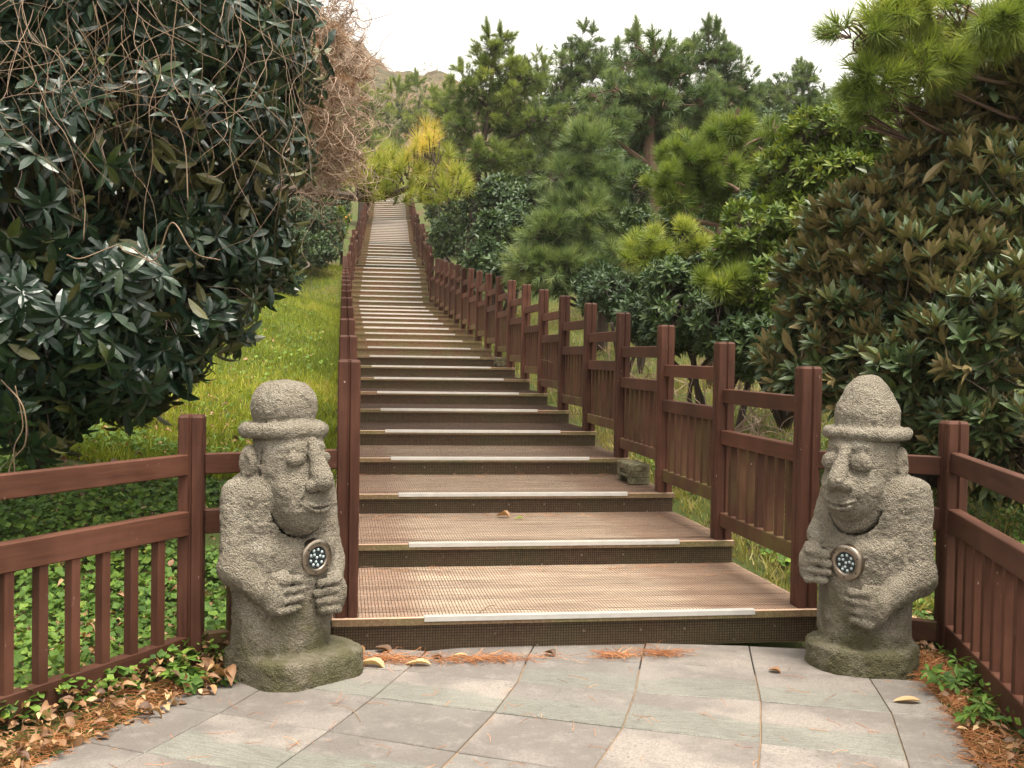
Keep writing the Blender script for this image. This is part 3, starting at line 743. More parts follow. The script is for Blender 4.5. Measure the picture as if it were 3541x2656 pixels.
def statue_sdf(kind):
    wide = kind == 'wide'
    def f(P):
        x, y, z = P[:, 0], P[:, 1], P[:, 2]; ax = np.abs(x)
        Q = P.copy(); Q[:, 0] = ax                       # mirrored for paired features
        if wide:
            base = rbox(P - np.array([0.035, -0.035, 0]), (0, -0.035, 0.045), (0.285, 0.275, 0.095), 0.05)
            base = smax(base, (np.abs(x - 0.035) * 0.72 + np.abs(y + 0.065) * 0.72) - 0.335, 0.03)
            base = smax(base, z - 0.130, 0.02)
            body = smin(ecyl(P, (0, 0.0), 0.250, 0.208, 0.05, 0.62, 0.03), ecyl(P, (0, 0.025), 0.272, 0.195, 0.36, 0.985, 0.15), 0.05)
            head = smin(ell(P, (0, -0.055, 0.96), (0.168, 0.185, 0.28)), ell(P, (0, -0.160, 0.812), (0.134, 0.136, 0.150)), 0.07)
            neck = ecyl(P, (0, -0.03), 0.158, 0.160, 0.85, 1.18, 0.05)
            brim = smin(ecyl(P, (0, -0.005), 0.212, 0.212, 1.108, 1.178, 0.033), cap(P, (0, -0.01, 1.130), (0, 0.01, 1.131), 0.16, 0.16, (1, 1, 0.35)), 0.02)
            dome = smin(ecyl(P, (0, 0), 0.150, 0.150, 1.14, 1.368, 0.095), ell(P, (0, 0, 1.25), (0.153, 0.153, 0.125)), 0.03)
            E_ = (0.076, -0.223, 1.018, 0.046, 0.030, 0.032); ear = (0.192, 0.0, 0.995, 0.040, 0.052, 0.082)
            n0, n1, nr0, nr1 = (0, -0.230, 1.10), (0, -0.316, 0.930), 0.025, 0.049; wg = (0.040, -0.292, 0.905, 0.029)
            my, mz, mw = -0.296, 0.803, 0.064
            arms = [((-0.245, 0.03, 0.86), (-0.270, -0.01, 0.52), (-0.165, -0.175, 0.39)), ((0.245, 0.03, 0.86), (0.270, -0.01, 0.50), (0.175, -0.175, 0.37))]; ar = (0.072, 0.072)
            hz = (0.415, 0.380); hx = (0.0, 0.0)
        else:
            base = ecyl(P, (0.01, -0.02), 0.270, 0.262, -0.04, 0.125, 0.03)
            body = smin(ecyl(P, (0.01, 0.0), 0.228, 0.205, 0.05, 0.60, 0.03), ecyl(P, (0.02, 0.035), 0.240, 0.200, 0.34, 0.96, 0.15), 0.06)
            head = smin(ell(P, (0, -0.050, 0.950), (0.168, 0.172, 0.26)), ell(P, (0, -0.125, 0.832), (0.140, 0.136, 0.138)), 0.06)
            neck = ecyl(P, (0, -0.01), 0.158, 0.160, 0.80, 1.15, 0.05)
            brim = smin(ecyl(P, (0, 0.0), 0.214, 0.210, 1.088, 1.145, 0.027), cap(P, (0, -0.01, 1.105), (0, 0.01, 1.106), 0.165, 0.165, (1, 1, 0.3)), 0.02)
            dome = smin(ell(P, (0, 0, 1.185), (0.146, 0.148, 0.215)), ecyl(P, (0, 0), 0.146, 0.148, 1.10, 1.27, 0.06), 0.03)
            E_ = (0.075, -0.206, 0.985, 0.054, 0.034, 0.045); ear = (0.172, 0.015, 0.975, 0.034, 0.050, 0.085)
            n0, n1, nr0, nr1 = (0, -0.200, 1.05), (0, -0.280, 0.905), 0.026, 0.043; wg = (0.037, -0.262, 0.880, 0.027)
            my, mz, mw = -0.256, 0.785, 0.080
            arms = [((-0.190, 0.02, 0.82), (-0.212, -0.05, 0.60), (-0.180, -0.150, 0.50)), ((0.235, 0.05, 0.84), (0.275, 0.02, 0.46), (0.180, -0.165, 0.34))]; ar = (0.060, 0.080)
            hz = (0.480, 0.325); hx = (0.018, 0.0)
        head = smin(head, neck, 0.03)
        # cheeks and brow
        head = smin(head, ell(Q, (0.085, n1[1] + 0.135, mz + 0.075), (0.058, 0.060, 0.060)), 0.04)
        d = smin(body, head, 0.010)
        # hollow under the jaw so that the chin overhangs the chest
        gj = np.abs(ell(P, (0, -0.13 if wide else -0.10, mz + 0.02), (0.152, 0.165, 0.172)) ) - 0.002
        d = smax(d, -np.maximum(gj, z - (mz - 0.03)), 0.020)
        # ears
        d = smin(d, ell(Q, ear[:3], ear[3:]), 0.005)
        d = smax(d, -ell(Q, (ear[0] + 0.036, ear[1] - 0.020, ear[2] - 0.005), (0.014, 0.026, 0.048)), 0.010)
        d = smax(d, -(cap(Q, (ear[0] - 0.035, ear[1] - 0.062, ear[2] + 0.06), (ear[0] - 0.035, ear[1] - 0.058, ear[2] - 0.07), 0.010)), 0.012)
        # eyes: socket, bulging lid, rim
        ex, ey, ez, e0, e1, e2 = E_
        d = smax(d, -ell(Q, (ex, ey - 0.014, ez), (e0 * 1.35, 0.020, e2 * 1.40)), 0.020)
        d = smin(d, ell(Q, (ex, ey + 0.014, ez), (e0 * 1.10, e1, e2 * 1.05)), 0.009)
        d = smax(d, -cap(Q, (ex - e0 * 0.6, ey - 0.018, ez - e2 * 0.45), (ex + e0 * 0.6, ey - 0.014, ez - e2 * 0.45), 0.0026), 0.005)
        d = smin(d, cap(Q, (ex - e0 * 0.7, ey + 0.020, ez + e2 * 1.7), (ex + e0 * 0.4, ey + 0.036, ez + e2 * 1.6), 0.012), 0.030)
        # nose
        d = smin(d, cap(P, n0, n1, nr0, nr1), 0.018); d = smin(d, np.linalg.norm(Q - np.array([wg[0], wg[1], wg[2]]), axis=-1) - wg[3], 0.008)
        d = smax(d, -ell(Q, (0.020, wg[1] - 0.012, wg[2] - 0.034), (0.010, 0.012, 0.010)), 0.006)
        # mouth: two lips, parting line and hollow below
        ly = my + 1.6 * x * x
        for (dz_, h_) in ((0.010, 0.011), (-0.014, 0.013)):
            lip = np.sqrt(((y - ly) / 0.020) ** 2 + ((z - mz - dz_ - 4.0 * x * x * (1 if dz_ < 0 else 0.6)) / h_) ** 2 + (ax / mw) ** 4) - 1
            d = smin(d, lip * 0.011, 0.005)
        part = np.maximum.reduce([np.abs(z - mz + 0.001 - 3.4 * x * x) - 0.0032, ax - mw * 1.05, y - (ly + 0.004)])
        d = smax(d, -part, 0.004)
        d = smax(d, -cap(P, (-0.045, my + 0.004, mz - 0.040), (0.045, my + 0.004, mz - 0.040), 0.011), 0.012)
        d = smax(d, -cap(Q, (wg[0] + 0.016, wg[1] + 0.020, wg[2] - 0.010), (mw + 0.022, my + 0.035, mz - 0.005), 0.006), 0.012)
        # hat
        d = smin(d, smin(brim, dome, 0.016), 0.006)
        # arms, hands, fingers
        am = None
        for (a, b, c) in arms:
            r = ar[0] if a[0] < 0 else ar[1]
            q = smin(cap(P, a, b, r * 0.95, r), cap(P, b, c, r, r * 0.80), 0.04); am = q if am is None else np.minimum(am, q)
        d = smin(d, am, 0.020)
        for si, s_ in enumerate((-1, 1)):
            zc = hz[si]; h = hx[si]; hy = h * 0.7
            palm = ell(P, (s_ * (0.172 + h), -0.196 + hy, zc), (0.062, 0.052, 0.094)); d = smin(d, palm, 0.014)
            for i in range(4):
                zf = zc + 0.066 - i * 0.0455; ln = (0.062, 0.048, 0.052, 0.070)[i]
                fg = cap(P, (s_ * (0.165 + h), -0.224 + hy, zf), (s_ * (ln + h), -0.226 + hy * 0.6, zf - 0.006 + 0.004 * i), 0.0240, 0.0210)
                d = smin(d, fg, 0.0025)
            # thumb tucked above the fingers
            d = smin(d, cap(P, (s_ * (0.185 + h), -0.200 + hy, zc + 0.088), (s_ * (0.125 + h), -0.208 + hy, zc + 0.090), 0.020, 0.017), 0.020)
        d = smin(d, base, 0.010)
        n = vnoise(P * 9, 1) * 0.005 + vnoise(P * 28, 2) * 0.0030 + vnoise(P * 75, 4) * 0.0034
        n = n + np.clip(vnoise(P * 60, 21) - 0.45, 0, 1) * 0.008
        if not wide: n = n + vnoise(P * 22, 9) * 0.005 * np.clip((0.62 - z) * 4, 0, 1)
        return d + n
    return f

def statue(kind, loc, rz, label, lamp, scl):
    h = 0.0056
    V, F = surface_nets(statue_sdf(kind), (-0.40, -0.40, -0.05), (0.40, 0.34, 1.44), h)
    root = empty('stone_statue', loc, rz); root.scale = scl; tag(root, label, 'statue', 'stone grandfather statues flanking the stairs')
    link('body', mesh_np('statue_body', V, [F], smooth=True), M['stone'], root)
    # recessed round lamp in the chest
    lx, ly, lz, tilt = lamp
    lr = empty('round_lamp', (lx, ly, lz)); lr.parent = root; lr.rotation_euler = (math.pi / 2 + tilt, 0, 0)
    mb = MB(); mb.lathe([(0.050, -0.02), (0.052, 0.006), (0.056, 0.010), (0.083, 0.008), (0.086, 0.003), (0.086, -0.03)], 48); mb.build('trim_ring', M['steel'], lr, smooth=True)
    mb = MB(); mb.lathe([(0.0001, 0.001), (0.0505, 0.001)], 32); mb.build('lamp_plate', M['led_plate'], lr)
    pts = [(0, 0)] + [(0.020 * math.cos(a), 0.020 * math.sin(a)) for a in (0.3, 2.39, 4.49)] + [(0.037 * math.cos(a * 0.698), 0.037 * math.sin(a * 0.698)) for a in range(9)]
    lm = None
    for (x, y) in pts:
        if lm is None:
            mb = MB(); mb.lathe([(0.0001, 0.0085), (0.004, 0.008), (0.0065, 0.0055), (0.0078, 0.002)], 12); lm = mb.mesh('lamp_lens', True)
        link('lamp_lens', lm, M['led'], lr, loc=(x, y, 0))
    sm = None
    for k in range(6):
        a = k * math.pi / 3 + 0.4
        if sm is None:
            mb = MB(); mb.lathe([(0.0001, 0.0012), (0.0036, 0.0012), (0.0042, -0.001)], 10); sm = mb.mesh('screw')
        link('screw', sm, M['led_plate'], lr, loc=(0.069 * math.cos(a), 0.069 * math.sin(a), 0.0098))
    return root
statue('wide', (-0.985, 4.72, 0.0), math.radians(47), 'grey stone grandfather statue with round brimmed hat at the left foot of the stairs', (0.050, -0.210, 0.560, 0.04), (0.90, 0.88, 0.922))
statue('narrow', (1.625, 4.99, 0.0), math.radians(-46), 'grey stone grandfather statue with tall domed hat beside the right fence', (0.020, -0.210, 0.515, 0.10), (0.92, 0.92, 0.95))
#VEG
# ------------------------------------------------------------------ foliage builders
def leaf_tpl(L, W, seg=3, fold=0.25, curl=0.25, tipw=0.06, blunt=0.0):
    V = []; 
    for i in range(seg + 1):
        t = i / seg; ww = W / 2 * (math.sin(math.pi * (0.06 + 0.88 * (t ** (0.85 + blunt)))) ** 0.8) if 0 < i < seg else W * tipw
        y = L * t; z = -curl * L * t * t
        V += [(-ww, y, z + fold * ww), (0, y, z), (ww, y, z + fold * ww)]
    F = [[a + 0, a + 1, a + 4, a + 3] for a in range(0, seg * 3, 3)] + [[a + 1, a + 2, a + 5, a + 4] for a in range(0, seg * 3, 3)]
    return np.array(V), [np.array(F)]

def rosette(P, A, k, el=(35, 95), jit=0.15, scale=(0.75, 1.15), g=None):
    """k leaves around every axis; returns matrices, offsets, rnd"""
    g = g or rng; n = len(P); A = unit(A)
    e1 = unit(np.cross(A, np.array([0.2, 0.3, 0.93]))); e2 = np.cross(A, e1)
    i = np.arange(k); ph = i[None] * 2.39996 + g.random((n, 1)) * 6.28 + g.normal(size=(n, k)) * 0.25
    th = np.radians(el[0] + (el[1] - el[0]) * ((i[None] + g.random((n, k))) / k))
    d = np.cos(th)[..., None] * A[:, None] + np.sin(th)[..., None] * (np.cos(ph)[..., None] * e1[:, None] + np.sin(ph)[..., None] * e2[:, None])
    d = unit(d + g.normal(size=d.shape) * jit * 0.6); nn = A[:, None] + g.normal(size=d.shape) * jit
    Mx = frames(d.reshape(-1, 3), nn.reshape(-1, 3))
    s_ = g.uniform(scale[0], scale[1], n * k); Mx = Mx * s_[:, None, None]
    O = np.repeat(P, k, axis=0) + d.reshape(-1, 3) * 0.006
    R = np.clip(np.repeat(g.random(n), k) * 0.5 + g.random(n * k) * 0.5, 0, 1)
    return Mx, O, R

def blob_points(blobs, n, g, shell=(0.72, 1.04), lump=0.16, lf=1.6, keep=0.66):
    """points near the surface of a union of ellipsoids [(centre, radii)], with outward directions"""
    C = np.array([b[0] for b in blobs]); Rr = np.array([b[1] for b in blobs])
    a = (Rr[:, 0] * Rr[:, 2] + Rr[:, 0] * Rr[:, 1] + Rr[:, 1] * Rr[:, 2]); pr = a / a.sum(); out = []; dirs = []; m = 0
    for _ in range(12):
        k = int((n - m) * 1.7) + 10; b = g.choice(len(blobs), k, p=pr); d = unit(g.normal(size=(k, 3)))
        u = g.uniform(shell[0], shell[1], k); u *= 1 + lump * vnoise(C[b] * 3.1 + d * lf * 1.7, 11)
        p = C[b] + d * Rr[b] * u[:, None]
        q = np.min(np.linalg.norm((p[:, None] - C[None]) / Rr[None], axis=-1) + (np.arange(len(C))[None] == b[:, None]) * 9, axis=1) if len(C) > 1 else np.full(k, 9)
        ok = q > keep; out.append(p[ok]); dirs.append(unit(d[ok] / Rr[b][ok])); m += ok.sum()
        if m >= n: break
    return np.concatenate(out)[:n], np.concatenate(dirs)[:n]

def sticks(A, B, r0, r1, bend=0.0, g=None):
    """3-sided tapered twigs from A to B, arrays"""
    n = len(A); d = unit(B - A); x = unit(np.cross(d, np.array([0.13, 0.21, 0.97]))); y = np.cross(d, x); V = []
    mid = (A + B) / 2
    if bend: mid = mid + (g or rng).normal(size=A.shape) * bend * np.linalg.norm(B - A, axis=1)[:, None]
    r0 = np.broadcast_to(r0, (n,)); r1 = np.broadcast_to(r1, (n,))
    for (c, r) in ((A, r0), (mid, (r0 + r1) / 2), (B, r1)):
        for k in range(3):
            a = k * 2.0944; V.append(c + r[:, None] * (math.cos(a) * x + math.sin(a) * y))
    V = np.stack(V, 1).reshape(-1, 3); F = []
    for l in (0, 3):
        for k in range(3): F.append([l + k, l + (k + 1) % 3, l + 3 + (k + 1) % 3, l + 3 + k])
    F = (np.array(F)[None] + (np.arange(n) * 9)[:, None, None]).reshape(-1, 4)
    return V, [F], np.zeros(len(V))

def bl(L):
    """[(xd, yd, depth, rx px, rz px, ry m or None)] -> world ellipsoids"""
    out = []
    for b in L:
        k = 1.60081 * b[2] / FPX; rx = b[3] * k; rz = b[4] * k; ry = b[5] if len(b) > 5 else rx
        out.append((at(b[0], b[1], b[2]), np.array([rx, ry, rz])))
    return out

def limbs(base, blobs, r, g, k=7, wig=0.06):
    mb = MB(); base = np.array(base, float)
    for (c, rr) in blobs:
        d = c - base; m1 = base + d * 0.35 + np.array([0, 0, 0.12 * abs(d[2])]) + g.normal(size=3) * wig * np.linalg.norm(d)
        m2 = base + d * 0.7 + np.array([0, 0, 0.08 * abs(d[2])]) + g.normal(size=3) * wig * np.linalg.norm(d)
        P = spline([base, m1, m2, c], 12); mb.tube(P, np.linspace(r, r * 0.3, 12), k)
    return mb

def to_local(V, loc): return V - np.asarray(loc, float)

def shrub(name, cat, label, blobs, base, mat, n, leaf, k=8, el=(35, 95), up=0.3, fill=0, seed=1, group=None, r=0.035, twig=0.22, jit=0.18, fillmat=None, fscale=1.5, shell=(0.72, 1.04), lump=0.16, keep=0.66, rbias=0.0, barkm='bark', scale=(0.75, 1.15), upz=None):
    g = np.random.default_rng(seed); base = np.array(base, float)
    P, D = blob_points(blobs, int(n * 1.3), g, shell, lump, keep=keep); hz_ = vnoise(P * (1.9 if twig > 0.2 else 2.6), seed) + 0.5 * vnoise(P * 5.0, seed + 1); kp = hz_ > np.quantile(hz_, 0.34 if name == 'broadleaf_bush' and twig > 0.2 else 0.24); P = P[kp]; D = D[kp]
    upv = np.full(len(P), up) if upz is None else up * sstep(P[:, 2], *upz) + 0.08
    A = unit(D * (1 - upv)[:, None] + upv[:, None] * np.array([0, 0, 1.0]) + g.normal(size=D.shape) * 0.25)
    tV, tF = leaf
    Mx, O, R = rosette(P, A, k, el, jit, g=g, scale=scale); R = np.clip(R + rbias, 0, 1)
    parts = [scatter(tV, tF, Mx, O, R)]
    root = empty(name, base); tag(root, label, cat, group)
    if fill:
        Pf, Df = blob_points(blobs, fill, g, (0.25, 0.86), lump, keep=0.2)
        Mf = frames(unit(g.normal(size=Pf.shape)), g.normal(size=Pf.shape)) * fscale
        parts.append(scatter(tV, tF, Mf, Pf, np.clip(g.random(len(Pf)) * 0.7, 0, 1)))  # inner leaves added to block light, kept to darker tones for a shaded interior
    V, F, R = merge(parts)
    link('foliage', mesh_np(name + '_foliage', to_local(V, base), F, R), mat, root)
    mb = limbs(base, blobs, r, g); V0 = np.concatenate(mb.V); F0 = [np.concatenate(f) for f in mb.F.values()]
    tw = sticks(P - A * twig * g.uniform(0.6, 1.3, (len(P), 1)) - D * 0.05, P + A * 0.01, 0.0045, 0.0022, 0.08, g)
    V, F, R = merge([(V0, F0, np.zeros(len(V0))), tw])
    link('branches', mesh_np(name + '_branches', to_local(V, base), F, R), M[barkm], root)
    return root

def needle_tpl(N, L, wd, stem=0.10, a0=18, a1=70, seed=0, droop=0.0):
    g = np.random.default_rng(seed); V = []; F = []; R = []
    for i in range(N):
        t = (i + 0.5) / N; ph = i * 2.39996; th = math.radians(a1 + (a0 - a1) * t + g.normal() * 7)
        d = np.array([math.sin(th) * math.cos(ph), math.cos(th), math.sin(th) * math.sin(ph)])
        b = np.array([0, stem * t, 0]); s_ = np.cross(d, g.normal(size=3)); s_ /= np.linalg.norm(s_)
        l = L * g.uniform(0.75, 1.1); n = len(V)
        q_ = g.normal() * 0.10; V += [b - s_ * wd / 2, b + s_ * wd / 2, b + d * l * 0.98 + np.array([0, 0, -droop * l])]; F.append([n, n + 1, n + 2]); R += [q_ - 0.16, q_ - 0.16, q_ + 0.14]
    return np.array(V), [np.array(F)], np.array(R)

def pine(label, blobs, base, mat, n, tpl, seed=1, r=0.09, group=None, up=0.45, spikes=0, shell=(0.6, 1.05), lump=0.22, bark='bark', trunk_pts=None, name='pine_tree', fill=0, rb=0.0, keep=0.55, spike_len=(0.2, 0.5), clump=0.36):
    g = np.random.default_rng(seed); base = np.array(base, float)
    per = 11; Pc, Dc = blob_points(blobs, max(8, n // per), g, (shell[0] + 0.12, shell[1]), lump, keep=keep)      # shoots grow in separate sprays
    cr = clump * np.mean([b[1].mean() for b in blobs]) * g.uniform(0.7, 1.35, len(Pc)); Ac = unit(Dc * (1 - up) + np.array([0, 0, up]) + g.normal(size=Dc.shape) * 0.25)
    dd = unit(g.normal(size=(len(Pc), per, 3)) + Ac[:, None] * 0.9); P = (Pc[:, None] + dd * cr[:, None, None] * g.uniform(0.3, 1.0, (len(Pc), per, 1)) * np.array([1, 1, 0.75])).reshape(-1, 3)
    A = unit(dd.reshape(-1, 3) * 0.8 + np.repeat(Ac, per, 0) * 0.6 + g.normal(size=P.shape) * 0.15); cshade = np.repeat(g.normal(size=len(Pc)) * 0.10, per)
    tV, tF, tR = tpl; PP = [P]; AA = [A]; stick = [(np.repeat(Pc - Ac * cr[:, None] * 0.8, per, 0), P, 0.006, 0.003)]
    if spikes:
        top = sorted(range(len(blobs)), key=lambda i: -(blobs[i][0][2] + blobs[i][1][2]))
        for s_ in range(spikes):
            c, rr = blobs[top[int(abs(g.normal()) * len(top) * 0.35) % len(top)]]
            d = unit(np.array([g.normal() * 0.6, g.normal() * 0.6, 1.0])); p = c + d * rr * 0.97
            h = g.uniform(*spike_len); ax = unit(np.array([g.normal() * 0.12, g.normal() * 0.12, 1]))
            for t in np.arange(0, h, 0.06): PP.append((p + ax * t)[None]); AA.append(ax[None])
            for q in range(5):
                a2 = unit(ax * 0.6 + g.normal(size=3) * 0.5); hh = h * 0.6
                for t in np.arange(0.05, hh, 0.08): PP.append((p + ax * h * 0.25 + a2 * t)[None]); AA.append(a2[None])
            stick.append(((p - ax * 0.3)[None], (p + ax * h)[None], 0.012, 0.005))
    P2 = np.concatenate(PP); A2 = np.concatenate(AA); k = len(P2)
    Mx = frames(A2, g.normal(size=A2.shape)) * g.uniform(0.75, 1.2, k)[:, None, None]
    R = np.clip(vnoise(P2 * 1.4, seed) * 0.22 + 0.44 + g.normal(size=k) * 0.13 + rb, 0.02, 0.90); R[:len(P)] = np.clip(R[:len(P)] + cshade, 0.02, 0.90)
    parts = [scatter(tV, tF, Mx, P2 - A2 * 0.05, R, tR)]
    if fill:
        Pf, Df = blob_points(blobs, fill, g, (0.15, 0.7), lump, keep=0.1)
        parts.append(scatter(tV, tF, frames(g.normal(size=Pf.shape), g.normal(size=Pf.shape)) * 1.3, Pf, np.full(len(Pf), 0.12), tR))  # added inner needles in one dark tone: the crown's interior shade is coloured in
    V, F, R = merge(parts)
    root = empty(name, base); tag(root, label, 'tree', group)
    link('crown', mesh_np('pine_crown', to_local(V, base), F, R), mat, root)
    mb = MB(); top = blobs[int(np.argmax([b[0][2] for b in blobs]))][0]
    tp = spline(trunk_pts if trunk_pts is not None else [base - [0, 0, 0.3], base * 0.65 + top * 0.35 + g.normal(size=3) * [0.15, 0.15, 0], base * 0.3 + top * 0.7 + g.normal(size=3) * [0.12, 0.12, 0], top], 22)
    mb.tube(tp, np.linspace(r, r * 0.25, 22), 9)
    for (c, rr) in blobs:
        j = int(np.clip(np.searchsorted(tp[:, 2], c[2] - 0.45 * np.linalg.norm((c - top)[:2]) - 0.2), 2, 20)); a = tp[j]
        m1 = (a + c) / 2 + np.array([0, 0, -0.06 * np.linalg.norm(c - a)]) + g.normal(size=3) * 0.07
        mb.tube(spline([a, m1 + g.normal(size=3) * 0.08, c], 9), np.linspace(r * 0.36, r * 0.10, 9), 6)
        kk = 9; d = unit(g.normal(size=(kk, 3)))
        for q in range(kk): mb.tube(spline([m1 * 0.4 + c * 0.6, c + d[q] * rr * 0.45 + g.normal(size=3) * 0.05, c + d[q] * rr * 0.9], 5), np.linspace(r * 0.16, 0.006, 5), 4, cap=False)
    V0 = np.concatenate(mb.V); parts = [(V0, [np.concatenate(f) for f in mb.F.values()], np.zeros(len(V0)))]
    for (a, b, r0, r1) in stick: parts.append(sticks(a, b, r0, r1, 0.05, g))
    V, F, R = merge(parts)
    link('trunk', mesh_np('pine_trunk', to_local(V, base), F, R), M[bark], root)
    return root

def foot(xd, depth, dz=0.0):
    p = at(xd, 700, depth); return np.array([p[0], p[1], float(ground_h(p[0], p[1])) + dz])

# ------------------------------------------------------------------ hill behind
def build_hill():
    rd = [(-700, -420), (200, -260), (560, -130), (640, -40), (700, 25), (735, 62), (752, 88), (762, 84), (775, 92), (800, 113), (830, 141), (868, 160), (905, 161), (940, 157), (965, 158), (985, 172), (1010, 186), (1060, 200), (1200, 225), (1500, 240), (2300, 260), (3200, 290)]
    P = np.array([at(x, y, 230) for x, y in rd]); X = np.linspace(P[0, 0], P[-1, 0], 420); Zr = np.interp(X, P[:, 0], P[:, 2]); Yr = np.interp(X, P[:, 0], P[:, 1])
    T = np.linspace(0, 1.0, 90); V = []; yb = 84.0; zb = ground_h(X, np.full_like(X, yb)) - 1.5
    for t in T:
        y = Yr * (1 - t) + yb * t
        z = Zr * (1 - t) ** 1.15 + zb * (1 - (1 - t) ** 1.15)
        pt = np.stack([X * 0.035, np.full_like(X, t * 6), np.zeros_like(X)], 1)
        z = z + (vnoise(pt, 2) * 9 + vnoise(pt * 3, 5) * 3.5) * math.sin(t * math.pi) + vnoise(pt * 14, 6) * 0.9 * (1 - t)
        V.append(np.stack([X, y, z], 1))
    back = V[0].copy(); back[:, 1] += 120; back[:, 2] = -5; V = [back] + V
    n = len(V); V = np.concatenate(V); m_ = len(X); i = np.arange(n - 1)[:, None] * m_; j = np.arange(m_ - 1)[None]
    F = np.stack([i + j, i + m_ + j, i + m_ + j + 1, i + j + 1], -1).reshape(-1, 4)
    tag(link('hill', mesh_np('hill', V, [F], smooth=True), M['hill']), kind='structure')
    # scrub on the hillside
    g = np.random.default_rng(5); grid = V.reshape(n, m_, 3); k = 1500
    a = g.integers(1, 60, k); b = (230 * g.random(k)).astype(int) + 90; b = np.clip(b, 0, m_ - 1); C = grid[a, b]
    keep = vnoise(C * 0.05, 8) > -0.35; C = C[keep]; k = len(C)
    q = 46; s_ = g.uniform(0.9, 3.0, k); d = unit(g.normal(size=(k, q, 3))); d[..., 2] = np.abs(d[..., 2]) * 0.8
    Pl = C[:, None] + d * s_[:, None, None] * g.uniform(0.5, 1, (k, q, 1)); Pl = Pl.reshape(-1, 3)
    lV, lF = leaf_tpl(0.8, 0.45, 1, 0.2, 0.2); Mx = frames(g.normal(size=Pl.shape), g.normal(size=Pl.shape)) * np.repeat(s_ / 2.0, q)[:, None, None]
    V2, F2, R2 = scatter(lV, lF, Mx, Pl, np.clip(np.repeat(g.random(k), q) * 0.8 + g.random(len(Pl)) * 0.2, 0, 1))
    mt = leaf_mat('hillside_scrub_leaf', [(0, (0.06, 0.085, 0.035)), (0.45, (0.11, 0.12, 0.05)), (0.75, (0.19, 0.13, 0.08)), (1, (0.26, 0.18, 0.12))], None, 0.8, 0.15)
    tag(link('hillside_scrub', mesh_np('hillside_scrub', V2, F2, R2), mt), 'brown and green scrub covering the far hillside', 'scrub', kind='stuff')
build_hill()

# ------------------------------------------------------------------ pines
T_FAR = needle_tpl(20, 0.17, 0.0165, 0.10, 15, 62, seed=1)
T_MID = needle_tpl(28, 0.15, 0.0100, 0.08, 10, 72, seed=2)
T_NEAR = needle_tpl(46, 0.150, 0.0058, 0.07, 10, 82, seed=3)
T_SOFT = needle_tpl(28, 0.17, 0.0110, 0.16, 12, 55, seed=4, droop=0.25)

pine('tall pine with an ivy covered trunk, nearest the stairs on their right', bl([(1068, 110, 27, 34, 45), (1085, 190, 27, 75, 55), (1018, 200, 27, 48, 45), (1135, 165, 27, 45, 45), (1000, 270, 27, 55, 45), (1080, 270, 27.4, 85, 50), (1160, 260, 27, 60, 55), (1040, 345, 26.5, 70, 40), (1110, 350, 27, 70, 38)]),
     foot(1015, 27), M['nd_mid'], 1350, T_FAR, 11, 0.16, spikes=9, trunk_pts=[foot(1015, 27, -0.3), at(1020, 500, 27), at(1030, 380, 27), at(1055, 240, 27), at(1068, 90, 27)], fill=500)
pine('upright pine with spiky top in the middle of the row', bl([(1265, 105, 30, 42, 40), (1235, 160, 30, 50, 45), (1305, 150, 30, 55, 50), (1195, 225, 30, 45, 50), (1260, 235, 30, 85, 60), (1335, 235, 30.5, 55, 60), (1200, 310, 30, 60, 50), (1290, 320, 30, 70, 45)]),
     foot(1130, 30), M['nd_blue'], 1150, T_FAR, 12, 0.14, spikes=10, fill=450)
pine('broad leaning pine with bare forked trunk right of the middle', bl([(1400, 130, 21, 55, 45), (1460, 150, 21, 60, 50), (1350, 205, 21, 75, 50), (1440, 225, 21, 95, 60), (1510, 215, 21, 55, 55), (1310, 275, 20.5, 60, 40), (1500, 290, 21, 55, 38), (1395, 290, 21.4, 60, 36)]),
     foot(1420, 21), M['nd_blue'], 1350, T_FAR, 13, 0.17, spikes=9, bark='bark_red', trunk_pts=[foot(1430, 21, -0.3), at(1418, 420, 21), at(1402, 340, 21), at(1412, 240, 21), at(1425, 140, 21)], fill=350)
pine('dark pine standing behind the leaning pine', bl([(1530, 110, 27, 42, 40), (1560, 165, 27, 65, 50), (1605, 215, 27, 45, 45), (1545, 240, 27, 60, 50), (1600, 275, 27.5, 45, 35)]),
     foot(1575, 27), M['nd_blue'], 1000, T_FAR, 14, 0.14, spikes=6, rb=-0.12, fill=250)
pine('low rounded pine against the sky left of the large bronze shrub', bl([(1680, 195, 32, 48, 35), (1735, 185, 32, 30, 28), (1640, 235, 32, 55, 35), (1710, 245, 32, 70, 42), (1780, 230, 32, 45, 40)]),
     foot(1690, 32), M['nd_blue'], 900, T_FAR, 15, 0.14, spikes=5, fill=250)
pine('soft drooping blue green pine low in the middle', bl([(1270, 335, 17, 50, 45), (1235, 395, 17, 55, 45), (1310, 405, 17, 70, 55), (1250, 470, 16.6, 75, 50), (1340, 490, 17.3, 60, 50), (1190, 520, 16.4, 55, 40), (1290, 560, 16.4, 85, 45), (1150, 575, 16.2, 40, 32), (1210, 590, 16.2, 60, 32)]),
     foot(1300, 17), M['nd_blue'], 1700, T_SOFT, 16, 0.10, up=0.15, fill=350, rb=-0.02)
pine('young pine beyond the top of the stairs', bl([(850, 235, 74, 45, 40), (905, 222, 74, 40, 38), (880, 280, 74, 75, 40), (820, 290, 74, 45, 45), (950, 280, 74, 50, 50), (860, 345, 73, 90, 40)]),
     foot(880, 74), M['nd_mid'], 900, needle_tpl(30, 0.24, 0.022, 0.2, seed=6), 17, 0.14, spikes=10, rb=0.12, fill=300, spike_len=(0.4, 1.2))
